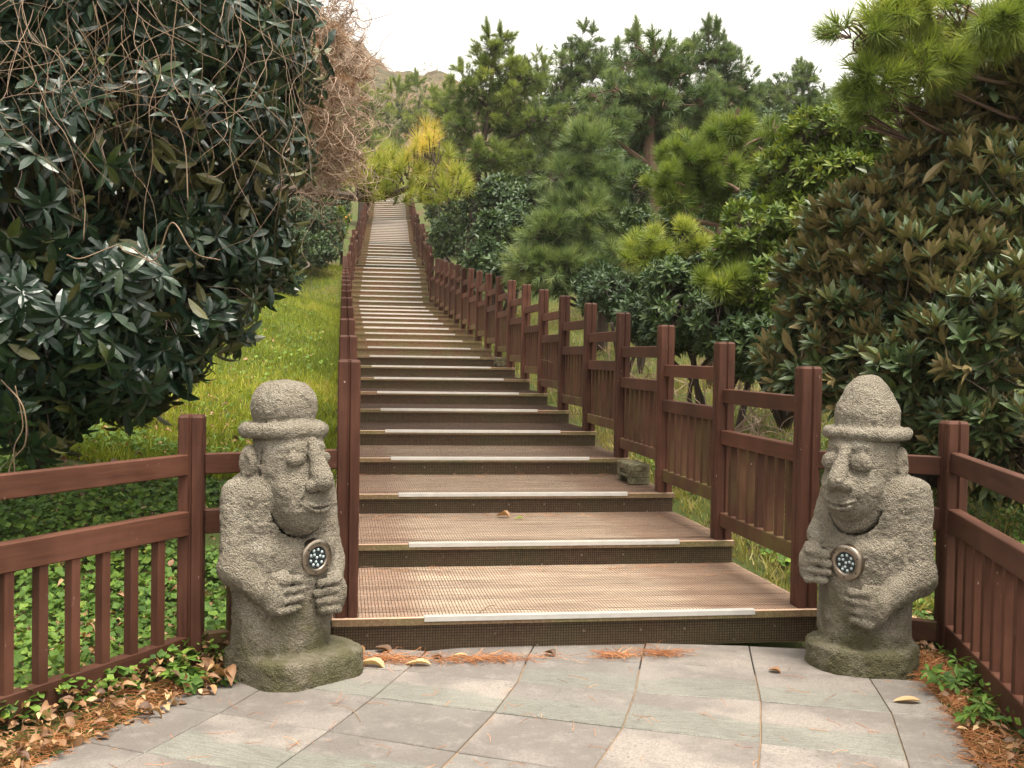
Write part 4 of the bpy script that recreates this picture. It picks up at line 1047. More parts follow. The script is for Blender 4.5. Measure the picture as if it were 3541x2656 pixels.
pine('thin pine left of the stair top behind the dry vines', bl([(800, 235, 50, 32, 35), (770, 285, 50, 45, 45), (815, 340, 50, 50, 45), (750, 350, 50, 45, 50), (700, 300, 50, 50, 60)]),
     foot(775, 50), M['nd_mid'], 900, needle_tpl(30, 0.2, 0.018, 0.18, seed=7), 18, 0.14, spikes=6, fill=250)
pine('pine behind the ivy trunk, right of the stair top', bl([(965, 235, 40, 40, 50), (985, 320, 40, 55, 50), (945, 350, 40, 45, 45), (1010, 400, 39, 55, 40), (940, 410, 40, 35, 35)]),
     foot(990, 40), M['nd_mid'], 1000, needle_tpl(32, 0.18, 0.015, 0.16, seed=8), 19, 0.15, spikes=6, fill=300)
pine('bright green pine with rounded tufted limbs left of the glossy shrub', bl([(1480, 325, 13, 50, 26), (1560, 295, 13, 42, 34), (1672, 290, 13.4, 32, 34), (1585, 265, 13, 26, 26), (1530, 375, 13, 75, 36), (1445, 395, 12.8, 45, 32), (1620, 345, 13.3, 55, 35), (1475, 445, 12.8, 50, 30), (1550, 440, 13, 50, 30)]),
     foot(1545, 13), M['nd_bright'], 950, T_MID, 20, 0.09, up=0.6, bark='bark_red', fill=150)
pine('small yellow green pine below the bright one', bl([(1420, 535, 11.5, 60, 26), (1385, 560, 11.4, 34, 18), (1485, 515, 11.6, 40, 24)]),
     foot(1440, 11.6), M['nd_bright'], 260, T_MID, 21, 0.05, up=0.5, rb=0.16)
pine('pale pine sapling poking out of the dark shrub', bl([(1560, 615, 9.6, 42, 24), (1600, 590, 9.7, 26, 18)]),
     foot(1580, 9.8), M['nd_bright'], 110, T_MID, 22, 0.04, up=0.5, rb=0.12)
pine('near pine branches hanging in from the upper right corner', bl([(1850, 95, 7.2, 50, 45), (1930, 55, 7.3, 70, 60), (2040, 40, 7.3, 80, 60), (2150, 40, 7.2, 90, 60), (1890, 180, 7.2, 55, 40), (1975, 150, 7.3, 75, 55), (2060, 110, 7.8, 60, 40), (1950, 235, 7.8, 55, 35), (1880, 265, 7.6, 35, 30)]),
     foot(2330, 7.8), M['nd_bright'], 760, T_NEAR, 23, 0.05, up=0.3, bark='bark_red', lump=0.3, clump=0.62,
     trunk_pts=[foot(2330, 7.8, -0.2), at(2330, 400, 7.8), at(2290, 180, 7.6), at(2200, 60, 7.4)], rb=-0.02)
pine('pine wholly at the back right above the bronze shrub', bl([(1850, 240, 24, 60, 45), (1800, 290, 24, 50, 40), (1920, 250, 24, 60, 50)]), foot(1860, 24), M['nd_blue'], 500, T_FAR, 24, 0.13, spikes=3)

pine('pine crowded between the ivy pine and the spiky middle pine', bl([(1165, 165, 34, 45, 45), (1195, 190, 34, 45, 50), (1150, 230, 34, 60, 50), (1215, 300, 34, 70, 60), (1140, 320, 34, 70, 60), (1180, 400, 33, 80, 60)]), foot(1180, 34), M['nd_mid'], 900, T_FAR, 25, 0.14, spikes=4, fill=250)
pine('pine behind the spiky middle pine, seen over its right shoulder', bl([(1345, 130, 38, 40, 45), (1350, 190, 38, 60, 60), (1300, 260, 38, 80, 60), (1380, 290, 38, 70, 60), (1090, 250, 40, 80, 60)]), foot(1330, 38), M['nd_mid'], 900, T_FAR, 26, 0.14, spikes=4, fill=250)
pine('yellow green pine showing low between two trunks', bl([(1090, 470, 30, 40, 22), (1060, 440, 30, 30, 18), (985, 470, 31, 28, 20)]), foot(1060, 30), M['nd_bright'], 160, T_FAR, 27, 0.07)

def woods():
    g = np.random.default_rng(77); B_ = []
    for i in range(120):
        k = i % 3
        if k == 0: x, y = g.uniform(1, 55), g.uniform(46, 66)
        elif k == 1: x, y = g.uniform(11, 40), g.uniform(8, 46)
        else: x, y = -g.uniform(16, 48), g.uniform(14, 66)
        z = float(ground_h(x, y)); h = g.uniform(2.2, 3.6); B_.append((np.array([x, y, z + h * 0.6]), np.array([g.uniform(1.6, 2.8), g.uniform(1.6, 2.8), h])))
    P, D = blob_points(B_, 6500, g, (0.85, 1.08), 0.25, keep=0.6); tV, tF, tR = T_FAR
    A = unit(D + [0, 0, 0.6] + g.normal(size=D.shape) * 0.3); R = np.clip(vnoise(P * 0.5, 3) * 0.25 + 0.35 + g.normal(size=len(P)) * 0.12, 0.05, 0.85)
    a_ = scatter(tV, tF, frames(A, g.normal(size=A.shape)) * g.uniform(1.8, 2.8, len(P))[:, None, None], P, R, tR)
    P2, D2 = blob_points(B_, 26000, g, (0.45, 0.98), 0.25, keep=0.4); R2 = np.clip(vnoise(P2 * 0.5, 3) * 0.25 + 0.28 + g.normal(size=len(P2)) * 0.12, 0.0, 0.8)
    b_ = scatter(*leaf_tpl(0.62, 0.30, 1, 0.2, 0.3, 0.5), frames(g.normal(size=P2.shape), D2 + g.normal(size=P2.shape) * 0.6), P2, R2)
    V, F, R = merge([a_, b_])
    tag(link('woods', mesh_np('woods', V, F, R), M['nd_mid']), 'mass of pine woods beyond the nearer trees', 'woods', kind='stuff')
woods()

# yellow branch reaching over the top of the stairs
def yellow_branch():
    g = np.random.default_rng(31); D = 10.5
    base = foot(400, 11.0); root = empty('pine_tree', base); tag(root, 'pine with one yellowing branch reaching across the top of the stairs', 'tree')
    main = [at(430, 440, 11.0), at(620, 412, 10.8), at(700, 417, 10.6), at(790, 428, D), at(850, 418, D), at(890, 404, D), at(930, 400, D), at(975, 415, 10.3)]
    mb = MB(); mp = spline(main, 40); mb.tube(mp, np.linspace(0.06, 0.012, 40), 8)
    mb.tube(spline([base - [0, 0, 0.3], at(405, 600, 11), main[0] + [0, 0, 0.1], at(420, 200, 11.2)], 18), np.linspace(0.13, 0.06, 18), 9)
    for pts in ([(620, 412), (690, 395), (740, 380), (735, 355)], [(700, 417), (740, 400), (765, 385), (790, 400)], [(600, 405), (680, 350), (745, 310), (790, 285)], [(640, 412), (700, 440), (750, 440)]):
        mb.tube(spline([at(x, y, D + 0.1) for x, y in pts], 12), np.linspace(0.022, 0.006, 12), 6)
    T = []; 
    cl = [(790, 352, .45, 22), (800, 375, .35, 24), (775, 392, .3, 24), (845, 335, .5, 20), (868, 362, .5, 26), (905, 300, 0.73, 16), (932, 284, 0.78, 14), (948, 300, 0.73, 14), (918, 318, 0.68, 18), (893, 330, .6, 20), (928, 352, .4, 24), (958, 345, .35, 20), (978, 372, .35, 22), (1000, 385, .35, 16), (992, 408, .3, 22), (960, 392, .4, 26), (920, 392, .35, 26), (878, 392, .3, 26), (838, 392, .3, 26), (820, 405, .2, 22), (855, 412, .2, 20), (955, 420, .25, 20), (795, 412, .25, 20), (945, 300, 0.78, 16), (905, 312, 0.73, 14), (720, 372, .45, 12), (732, 352, .45, 10), (900, 370, .45, 26), (850, 372, .4, 24), (830, 425, .3, 14), (875, 428, .3, 16), (905, 422, .35, 14), (800, 425, .3, 12), (935, 425, .3, 16), (1000, 405, .35, 14), (780, 370, .4, 22), (815, 350, .45, 22), (830, 370, .35, 26), (790, 395, .3, 22), (765, 400, .3, 16), (990, 390, .35, 24), (970, 410, .3, 22), (1008, 398, .3, 14), (880, 350, .5, 22)]
    for (x, y, rr, s_) in cl:
        k = 4 if s_ > 15 else 2
        for _ in range(k):
            p = at(x + g.normal() * s_ * 0.5, y + 7 + g.normal() * s_ * 0.4, D + g.normal() * 0.22); c = at(x, y + 45, D)
            T.append((p, unit(unit(p - c) + np.array([0, 0, 0.4]) + g.normal(size=3) * 0.35), rr + g.normal() * 0.08))
    P = np.array([t[0] for t in T]); A = np.array([t[1] for t in T]); R = np.clip(np.array([t[2] for t in T]), 0.02, 0.90)
    tV, tF, tR = needle_tpl(60, 0.15, 0.0055, 0.06, 10, 84, seed=9)
    V, F, R = scatter(tV, tF, frames(A, g.normal(size=A.shape)) * g.uniform(0.8, 1.15, len(A))[:, None, None], P, R, tR)
    link('crown', mesh_np('yellow_needles', to_local(V, base), F, R), M['nd_yellow'], root)
    near = mp[np.argmin(np.linalg.norm((P[:, None] - mp[None]) * [1.6, 1, 1], axis=-1), axis=1)] * 0.4 + P * 0.6 - A * 0.05
    V0 = np.concatenate(mb.V); V, F, R = merge([(V0, [np.concatenate(f) for f in mb.F.values()], np.zeros(len(V0))), sticks(near, P + A * 0.05, 0.010, 0.004, 0.1, g)])
    link('trunk', mesh_np('yellow_branch_wood', to_local(V, base), F, R), M['bark'], root)
yellow_branch()

# ------------------------------------------------------------------ broadleaf shrubs
L_BIG = leaf_tpl(0.128, 0.043, 4, 0.30, 0.28, blunt=0.35)
L_BRZ = leaf_tpl(0.135, 0.042, 3, 0.25, 0.12, blunt=0.25)
L_MID = leaf_tpl(0.085, 0.032, 2, 0.25, 0.15, blunt=0.3)
L_FAR = leaf_tpl(0.11, 0.05, 2, 0.2, 0.2)
shrub('broadleaf_bush', 'bush', 'huge dark glossy leaved bush draped with bare vines filling the upper left',
      bl([(40, 60, 6.2, 260, 220, 0.8), (330, 60, 6.5, 240, 230, 0.8), (560, 80, 7.0, 150, 190, 0.7), (300, 330, 6.3, 300, 230, 0.9), (10, 430, 5.9, 260, 240, 0.75), (530, 330, 6.9, 130, 180, 0.6), (470, 520, 6.7, 150, 140, 0.6), (560, 560, 7.0, 75, 110, 0.4), (300, 640, 6.2, 230, 180, 0.7), (60, 720, 5.8, 240, 200, 0.6), (430, 700, 6.5, 110, 100, 0.45), (250, 800, 6.1, 160, 110, 0.5), (20, 880, 5.7, 170, 100, 0.4)]),
      foot(60, 7.4), M['lf_dark'], 2700, L_BIG, 9, (45, 125), -0.1, fill=4200, seed=41, r=0.05, jit=0.22, fscale=1.25, lump=0.2, scale=(0.6, 1.2))
shrub('broadleaf_bush', 'bush', 'large bronze backed evergreen bush behind the right statue',
      bl([(2150, 270, 8.2, 130, 120, 0.7), (2050, 330, 8.1, 100, 90, 0.6), (1975, 410, 8.0, 120, 90, 0.7), (2120, 470, 7.8, 170, 160, 0.8), (1860, 500, 8.0, 110, 90, 0.6), (1970, 590, 7.8, 170, 140, 0.8), (1770, 600, 8.1, 75, 75, 0.5), (1800, 700, 8.0, 110, 110, 0.6), (2110, 720, 7.4, 190, 180, 0.9), (1930, 790, 7.7, 150, 130, 0.7), (1740, 790, 8.0, 80, 70, 0.5), (2150, 950, 7.2, 160, 120, 0.7), (2230, 400, 7.9, 100, 200, 0.7), (2180, 170, 7.8, 75, 95, 0.5), (2120, 215, 7.9, 75, 80, 0.5), (2040, 270, 8.0, 60, 60, 0.5)]),
      foot(2020, 8.2), M['lf_bronze'], 3700, L_BRZ, 10, (14, 66), 0.8, upz=(0.6, 2.2), fill=5000, seed=42, r=0.05, jit=0.15, lump=0.25, fscale=1.5)
shrub('broadleaf_bush', 'bush', 'glossy green bush with a few orange shoots between the pines and the bronze bush',
      bl([(1760, 300, 10.4, 70, 60, 0.6), (1700, 380, 10.4, 60, 60, 0.6), (1790, 400, 10.3, 90, 80, 0.7), (1640, 480, 10.2, 70, 60, 0.6), (1720, 500, 10.2, 80, 70, 0.6), (1610, 560, 10.0, 70, 60, 0.5), (1660, 640, 9.8, 90, 80, 0.6), (1840, 300, 10.4, 70, 80, 0.6)]),
      foot(1700, 10.4), M['lf_green'], 2600, L_MID, 9, (25, 95), 0.45, fill=1600, seed=43, r=0.04, twig=0.16)
shrub('broadleaf_bush', 'bush', 'dark leathery shrub with pale green leaf edges right behind the fence',
      bl([(1440, 610, 10.6, 50, 50, 0.5), (1480, 670, 10.4, 80, 70, 0.6), (1560, 700, 10.0, 90, 70, 0.6), (1640, 750, 9.6, 90, 70, 0.6), (1440, 720, 10.6, 50, 40, 0.5)]),
      foot(1520, 10.4), M['lf_shade'], 1700, L_MID, 9, (30, 95), 0.35, fill=900, seed=44, r=0.03, twig=0.16, rbias=0.1)
mids = [('dark shrub under the ivy covered pine', [(1090, 430, 24, 60, 50), (1120, 500, 23, 70, 60), (1170, 450, 24, 60, 50)], 1110, 24, 'lf_shade', 0.0),
        ('dark shrub low behind the fence left of the drooping pine', [(1050, 560, 21, 45, 45), (1110, 580, 20, 60, 45), (1060, 500, 22, 35, 40)], 1070, 21.5, 'lf_shade', 0.05),
        ('small leaved shrub between the stairs and the first pine', [(955, 450, 30, 32, 40), (965, 510, 28, 35, 45), (940, 400, 33, 25, 30)], 960, 29, 'lf_shade', 0.15),
        ('deep green shrub beneath the leaning pine', [(1360, 380, 24, 80, 60), (1400, 470, 22, 80, 70), (1470, 430, 23, 70, 70), (1370, 560, 20, 80, 60)], 1400, 22.5, 'lf_shade', -0.1),
        ('dark shrub behind the dry twigs at mid fence', [(1330, 640, 13, 80, 50), (1400, 690, 12.4, 70, 50), (1290, 610, 14, 50, 40)], 1350, 13.2, 'lf_shade', -0.15),
        ('dark bush left of the stairs under the yellow branch', [(690, 480, 32, 50, 55), (640, 450, 31, 60, 70), (695, 535, 31, 40, 38), (630, 540, 30, 60, 50), (590, 600, 27, 60, 50)], 665, 31.5, 'lf_shade', 0.0),
        ('bright little bush beside the upper left fence', [(738, 470, 34, 16, 22), (728, 500, 33, 16, 18)], 735, 34, 'lf_green', 0.1),
        ('dull bush beyond the left fence below the vines', [(730, 440, 36, 26, 35), (660, 400, 34, 70, 60)], 715, 36, 'lf_shade', 0.1),
        ('dark shrub filling the gap behind the bright pine', [(1560, 480, 18, 80, 70), (1620, 420, 19, 80, 80), (1480, 500, 18, 60, 60), (1540, 560, 16, 70, 60)], 1550, 18, 'lf_shade', -0.1),
        ('leafy sapling poking up beside the drooping pine', [(1385, 400, 15, 22, 40), (1375, 480, 15, 30, 40), (1400, 540, 14.6, 35, 40)], 1385, 15, 'lf_shade', 0.25),
        ('dark shrub behind the middle pines', [(1230, 350, 33, 90, 60), (1330, 330, 33, 80, 60), (1130, 400, 33, 80, 60), (1260, 430, 32, 110, 60)], 1230, 33, 'lf_shade', -0.1),
        ('dark bush hugging the top of the left stair fence', [(732, 415, 50, 30, 35), (742, 450, 45, 20, 30), (712, 470, 40, 32, 40)], 732, 45, 'lf_shade', 0.0),
        ('dark bush beside the top of the right stair fence', [(925, 408, 50, 30, 35), (940, 450, 44, 22, 35), (955, 492, 38, 25, 35), (948, 530, 34, 20, 22)], 938, 44, 'lf_shade', 0.05),
        ('shrub under the low rounded pine', [(1650, 300, 30, 90, 60), (1750, 310, 30, 90, 60)], 1700, 30, 'lf_shade', -0.1)]
for i, (lb, B_, fx, fd, mt, rb_) in enumerate(mids):
    area = sum(b[3] * b[4] for b in B_); k_ = max(260, int(area * 0.085))
    shrub('shrub', 'shrub', lb, bl(B_), foot(fx, fd), M[mt], k_, L_MID if fd < 16 else L_FAR, 7, (25, 95), 0.35, fill=int(k_ * 0.7), seed=50 + i, r=0.03 if fd < 16 else 0.05, rbias=rb_, scale=(0.9, 1.5) if fd > 20 else (0.75, 1.15))

# ------------------------------------------------------------------ bare vines and dead twigs
def curl(g, p, d, n, step, wander, grav, rad, mb, k=4):
    P = [np.array(p, float)]; d = unit(np.array(d, float)); c = g.normal(size=3)
    for i in range(n):
        c = 0.75 * c + 0.5 * g.normal(size=3); d = unit(d + np.cross(c, d) * wander + np.array([0, 0, -grav])); P.append(P[-1] + d * step)
    mb.tube(spline(P, min(len(P) * 2, 34)), np.linspace(rad, rad * 0.45, min(len(P) * 2, 34)), k, cap=False)

def hanging_vines():
    g = np.random.default_rng(61); mb = MB()
    for i in range(105):
        x = g.choice([g.uniform(-20, 330), g.uniform(300, 560), g.uniform(480, 700)], p=[0.45, 0.15, 0.4]); y = g.uniform(-60, 160 if x < 400 else 260)
        curl(g, at(x, y, 5.25 + 0.0011 * max(x, 0) + g.normal() * 0.08), (g.normal() * 0.6, -0.1, -0.7), int(g.uniform(8, 26)), 0.065, 0.30, 0.22, g.uniform(0.0010, 0.0025), mb)
    for pts, r in (([(5, -40), (100, 200), (160, 330), (170, 420), (185, 525)], .006), ([(390, -30), (385, 160), (415, 230), (470, 380), (560, 300)], .006), ([(385, 230), (395, 300), (405, 440)], .008), ([(30, 820), (60, 870), (55, 960), (15, 1010), (10, 1080)], .010), ([(35, 820), (50, 900), (30, 980), (25, 1060)], .008), ([(560, 90), (600, 170), (520, 230), (560, 190)], .006), ([(280, 540), (330, 560), (370, 500), (420, 555), (470, 548)], .010), ([(145, 570), (200, 560), (240, 530), (260, 545), (330, 570)], .008)):
        mb.tube(spline([at(x, y, 5.3 if x < 450 else 5.7) + g.normal(size=3) * 0.02 for x, y in pts], 30), r * 0.38, 6)
    o = mb.build('hanging_vine', M['vine'], smooth=True); tag(o, 'bare tan vines hanging over the dark bush at the upper left', 'vines')
def tangle():
    g = np.random.default_rng(62); mb = MB(); B_ = bl([(700, 40, 8.6, 85, 110, 0.5), (735, 160, 8.7, 70, 110, 0.5), (700, 270, 8.6, 70, 100, 0.5), (735, 330, 9.0, 55, 75, 0.5), (650, 160, 8.3, 80, 160, 0.5), (690, 370, 9.2, 70, 45, 0.4)])
    P, D = blob_points(B_, 1000, g, (0.35, 1.0), 0.2, keep=0.3)
    for i in range(len(P)):
        curl(g, P[i], (g.normal(), g.normal() * 0.5, -0.5), int(g.uniform(6, 13)), 0.055, 0.6, 0.10, g.uniform(0.0025, 0.005), mb, 3)
    root = empty('vine_tangle', foot(260, 8.8)); tag(root, 'pinkish brown tangle of dead vines and needles above the left edge of the stairs', 'vines')
    o = mb.build('stems', M['vine_red'], root, smooth=True); o.location = -root.location
    P, D = blob_points(B_, 300, g, (0.2, 0.9), 0.2, keep=0.2); tV, tF, tR = needle_tpl(26, 0.11, 0.005, 0.08, seed=12)
    V, F, R = scatter(tV, tF, frames(g.normal(size=P.shape), g.normal(size=P.shape)), P, g.uniform(0.2, 0.8, len(P)), tR)
    o = link('dead_needles', mesh_np('dead_needles', V, F, R), M['litter'], root); o.location = -root.location
    mb = MB(); b0 = np.array(root.location)
    for c, rr in B_: mb.tube(spline([b0 - [0, 0, 0.2], b0 * 0.5 + c * 0.5 + g.normal(size=3) * 0.2 + [0, 0, 0.5], c], 12), np.linspace(0.03, 0.008, 12), 6)
    o = mb.build('branches', M['bark'], root); o.location = -root.location
hanging_vines(); tangle()
def dead_shrub(label, x, depth, h, seed, n=26, mat='vine'):
    g = np.random.default_rng(seed); b = foot(x, depth); mb = MB()
    for i in range(n):
        d = unit(np.array([g.normal(), g.normal() * 0.6, 1.1])); L = h * g.uniform(0.5, 1.1); P = [b]; 
        for k in range(9): d = unit(d + g.normal(size=3) * 0.22 + [0, 0, -0.03]); P.append(P[-1] + d * L / 9)
        P = np.array(P); mb.tube(spline(P, 14), np.linspace(0.007, 0.002, 14), 4, cap=False)
        for q in range(4):
            j = g.integers(3, 9); d2 = unit(P[j] - P[j - 1] + g.normal(size=3) * 0.7); mb.tube(spline([P[j], P[j] + d2 * L * 0.12, P[j] + d2 * L * 0.22 + g.normal(size=3) * 0.03], 5), np.linspace(0.004, 0.0015, 5), 3, cap=False)
    o = mb.build('dead_shrub', M[mat]); tag(o, label, 'shrub', 'leafless shrubs behind the right fence')
dead_shrub('leafless arching shrub behind the fence below the drooping pine', 1330, 11.8, 1.0, 71, 30)
dead_shrub('leafless pale shrub seen over the fence left of the dark leathery shrub', 1260, 12.8, 0.9, 72, 22)
dead_shrub('pinkish bare twigs in front of the bronze bush between two posts', 1655, 8.6, 0.55, 73, 34, 'vine_red')
dead_shrub('bare reddish twigs hanging in the green bush', 1570, 9.7, 1.5, 74, 20, 'vine_red')

# ivy on the first pine trunk
def ivy():
    g = np.random.default_rng(81); c = spline([foot(1015, 27), at(1020, 500, 27), at(1028, 400, 27)], 40); k = 1500
    j = g.integers(0, 40, k); a = g.random(k) * 6.28; r = g.uniform(0.15, 0.33, k); P = c[j] + np.stack([r * np.cos(a), r * np.sin(a), g.normal(size=k) * 0.05], 1)
    V, F, R = scatter(*leaf_tpl(0.10, 0.09, 2), frames(np.stack([np.cos(a), np.sin(a), -0.8 + 0 * a], 1), g.normal(size=(k, 3))), P, g.random(k) * 0.8)
    tag(link('ivy', mesh_np('ivy', V, F, R), M['lf_shade']), 'dark ivy wrapped round the trunk of the tall pine', 'ivy')
ivy()

# ------------------------------------------------------------------ grass, ground cover, litter
def onground(x, y, dz=0.0): return np.stack([x, y, ground_h(x, y) + dz], 1)
def grass_area(name, label, mat, g, n, fx, L, wd, kind='stuff', lean=0.45, cat='grass'):
    x, y = fx(g, n); P = onground(x, y, -0.01); k = len(P)
    V = np.array([[-0.5, 0, 0], [0.5, 0, 0], [-0.32, 0.55, 0.06], [0.32, 0.55, 0.06], [0, 1, 0.25]]); F = [np.array([[0, 1, 3, 2]]), np.array([[2, 3, 4]])]
    d = unit(np.stack([g.normal(size=k) * lean, g.normal(size=k) * lean, np.ones(k)], 1)); Mx = frames(d, g.normal(size=(k, 3)))
    l = g.uniform(*L, k); Mx = Mx * np.stack([np.full(k, wd) * g.uniform(0.7, 1.3, k), l, l], 1)[:, None, :]
    pt = vnoise(P * [0.7, 0.7, 0], 4) * 0.25 + vnoise(P * [2.6, 2.6, 0], 7) * 0.22
    V, F, R = scatter(V, F, Mx, P, np.clip(0.42 + pt + g.normal(size=k) * 0.2, 0, 1))
    tag(link(name, mesh_np(name, V, F, R), mat), label, cat, kind=kind)
def left_bank(g, n, y0=7.6, y1=34, wmax=7.5):
    y = y0 + (y1 - y0) * g.random(n) ** 1.5; c = stair_x(y) - 1.28; x = c - wmax * g.random(n) ** 1.1
    return x, y
g_ = np.random.default_rng(91)
grass_area('grass', 'bright green grass covering the bank left of the stairs', M['grass'], g_, 150000, left_bank, (0.06, 0.19), 0.010)
def right_strip(g, n):
    y = 5.8 + 22 * g.random(n) ** 1.4; c = stair_x(y) + 1.22; x = c + 4.5 * g.random(n) ** 1.2; return x, y
grass_area('grass', 'yellowish weeds and grass on the ground right of the stairs', M['drygrass'], g_, 45000, right_strip, (0.05, 0.16), 0.009)

def cover(name, label, mat, g, n, fx, s=(0.02, 0.05), h=(0.02, 0.10), cat='ground cover'):
    lv = []; 
    a = np.linspace(0, 2 * math.pi, 9)[:-1]; rr = np.array([0.5, 0.62, 0.46, 0.6, 0.42, 0.6, 0.46, 0.62])
    tV = np.vstack([[0, 0.5, 0.0], np.stack([rr * np.sin(a), 0.5 - rr * np.cos(a), 0.16 * np.abs(np.sin(a))], 1)]); tF = [np.array([[0, 1 + i, 1 + (i + 1) % 8] for i in range(8)])]
    x, y = fx(g, n); k = len(x); P = onground(x, y); clump = vnoise(P * [1.7, 1.7, 0], 6); P = P[clump > -0.55]; clump = clump[clump > -0.55]; k = len(P)
    P[:, 2] += g.uniform(*h, k) * (0.5 + 0.5 * np.clip(clump + 0.5, 0, 1))
    nrm = np.stack([g.normal(size=k) * 0.45, g.normal(size=k) * 0.45 - 0.25, np.ones(k)], 1); d = np.stack([g.normal(size=k), g.normal(size=k), np.zeros(k)], 1)
    d = d - (np.sum(d * unit(nrm), 1)[:, None]) * unit(nrm)
    Mx = frames(d, nrm) * g.uniform(*s, k)[:, None, None]
    V, F, R = scatter(tV, tF, Mx, P, np.clip(0.4 + clump * 0.25 + g.normal(size=k) * 0.2, 0, 0.97))
    tag(link(name, mesh_np(name, V, F, R), mat), label, cat, kind='stuff')
def cov_left(g, n):
    y = 2.6 + 5.6 * g.random(n); xr = np.where(y < 5.3, np.interp(y, [2.0, 3.0, 3.9, 4.74, 5.2], [-2.55, -2.05, -1.62, -1.18, -0.85]), stair_x(y) - 1.28)
    x = xr - 0.1 - 4.2 * g.random(n) ** 1.15; return x, y
cover('ground_cover', 'low round leaved ground cover behind the left fence', M['cover'], g_, 42000, cov_left, (0.016, 0.046), (0.01, 0.14))
def cov_bank(g, n):
    y = 8 + 16 * g.random(n); return stair_x(y) - 1.3 - 6 * g.random(n) ** 0.8, y
cover('weed', 'broad leaved weeds mixed into the grass of the left bank', M['cover'], g_, 6000, cov_bank, (0.03, 0.06), (0.02, 0.09), 'weeds')
def cov_right(g, n):
    y = 3.3 + 6.5 * g.random(n); xl = np.where(y < 5.4, np.interp(y, [3.0, 3.7, 5.17, 5.5], [1.72, 1.78, 1.98, 2.0]), stair_x(y) + 1.3)
    return xl + 0.05 + 3.2 * g.random(n) ** 1.2, y
cover('ground_cover', 'small weeds behind the right fence', M['cover'], g_, 13000, cov_right, (0.02, 0.045), (0.01, 0.10))

def litter(name, label, g, n, fx, s=(0.03, 0.08), mat='litter', cat='leaf litter', dz=(0.004, 0.03)):
    tV, tF = leaf_tpl(1.0, 0.55, 4, 0.5, 0.35); tV = tV.copy(); tV[:, 2] += 0.35 * np.sin(tV[:, 1] * 3.0) * 0.5 + 0.05
    tV[:, 2] += 0.5 * tV[:, 0] ** 2 * 2
    x, y = fx(g, n); P = onground(x, y); k = len(P); P[:, 2] += g.uniform(*dz, k)
    nrm = np.stack([g.normal(size=k) * 0.5, g.normal(size=k) * 0.5, np.ones(k)], 1); d = np.stack([g.normal(size=k), g.normal(size=k), g.normal(size=k) * 0.3], 1)
    sc = np.stack([g.uniform(0.6, 1.3, k), np.ones(k), g.uniform(0.2, 1.2, k)], 1)
    Mx = frames(d, nrm) * g.uniform(*s, k)[:, None, None] * sc[:, None, :]
    V, F, R = scatter(tV, tF, Mx, P, np.clip(g.normal(size=k) * 0.25 + 0.5, 0, 1))
    tag(link(name, mesh_np(name, V, F, R, smooth=True), M[mat]), label, cat, kind='stuff')
def lit_left(g, n):
    y = np.where(g.random(n) < 0.65, 3.0 + 2.1 * g.random(n), 4.5 + 6.0 * g.random(n)); e = np.interp(y, [2.0, 3.0, 3.9, 4.74, 5.2, 6, 12], [-2.55, -1.95, -1.52, -1.18, -0.85, -0.9, -2.7])
    return e + 0.12 - 1.9 * g.random(n) ** 1.4, y
litter('leaf_litter', 'curled brown leaves lying along and behind the left fence', g_, 3600, lit_left, (0.02, 0.060), dz=(0.0, 0.10))
def lit_right(g, n):
    y = 3.3 + 2.5 * g.random(n); return np.interp(y, [3.2, 3.7, 5.17, 5.8], [1.50, 1.60, 1.93, 2.0]) + np.abs(g.normal(size=n)) * 0.35, y
litter('leaf_litter', 'brown leaves under the right fence', g_, 700, lit_right, (0.02, 0.06))
def lit_far(g, n):
    y = 6 + 18 * g.random(n); sd_ = g.random(n) < 0.6; c = stair_x(y); return np.where(sd_, c - 1.4 - 5 * g.random(n), c + 1.4 + 3.5 * g.random(n)), y
litter('leaf_litter', 'scattered dead leaves in the grass on both sides of the stairs', g_, 800, lit_far, (0.03, 0.07), dz=(0.03, 0.10))

def needle_litter(name, label, g, n, fx, zf=None):
    x, y = fx(g, n); P = onground(x, y, 0.0) if zf is None else np.stack([x, y, np.full(len(x), zf)], 1); k = len(P); P[:, 2] += g.uniform(0.004, 0.022, k)
    a = g.random(k) * 6.28; d = np.stack([np.cos(a), np.sin(a), g.normal(size=k) * 0.10], 1); l = g.uniform(0.05, 0.11, k)
    V, F, R = sticks(P, P + d * l[:, None], 0.0011, 0.0008, 0.08, g); R = np.repeat(g.random(k), 9)
    tag(link(name, mesh_np(name, V, F, R), M['needles']), label, 'pine needles', kind='stuff')
def nl_left(g, n):
    y = 2.9 + 1.9 * g.random(n); return np.interp(y, [2.4, 3.3, 3.9, 4.74], [-2.1, -1.60, -1.38, -1.10]) - np.abs(g.normal(size=n)) * 0.16 + 0.05, y
def nl_right(g, n):
    y = 3.2 + 1.9 * g.random(n); return np.interp(y, [3.2, 3.8, 4.6, 5.2], [1.50, 1.62, 1.78, 1.9]) + g.normal(size=n) * 0.10, y
needle_litter('needle_litter', 'orange pine needles along the left paving edge', g_, 3400, nl_left)
needle_litter('needle_litter', 'orange pine needles along the right paving edge', g_, 3600, nl_right)
def pile(cx, cy, sx, sy, ang):
    def f(g, n):
        u = g.normal(size=n) * sx; v = g.normal(size=n) * sy; return cx + u * math.cos(ang) - v * math.sin(ang), cy + u * math.sin(ang) + v * math.cos(ang)
    return f
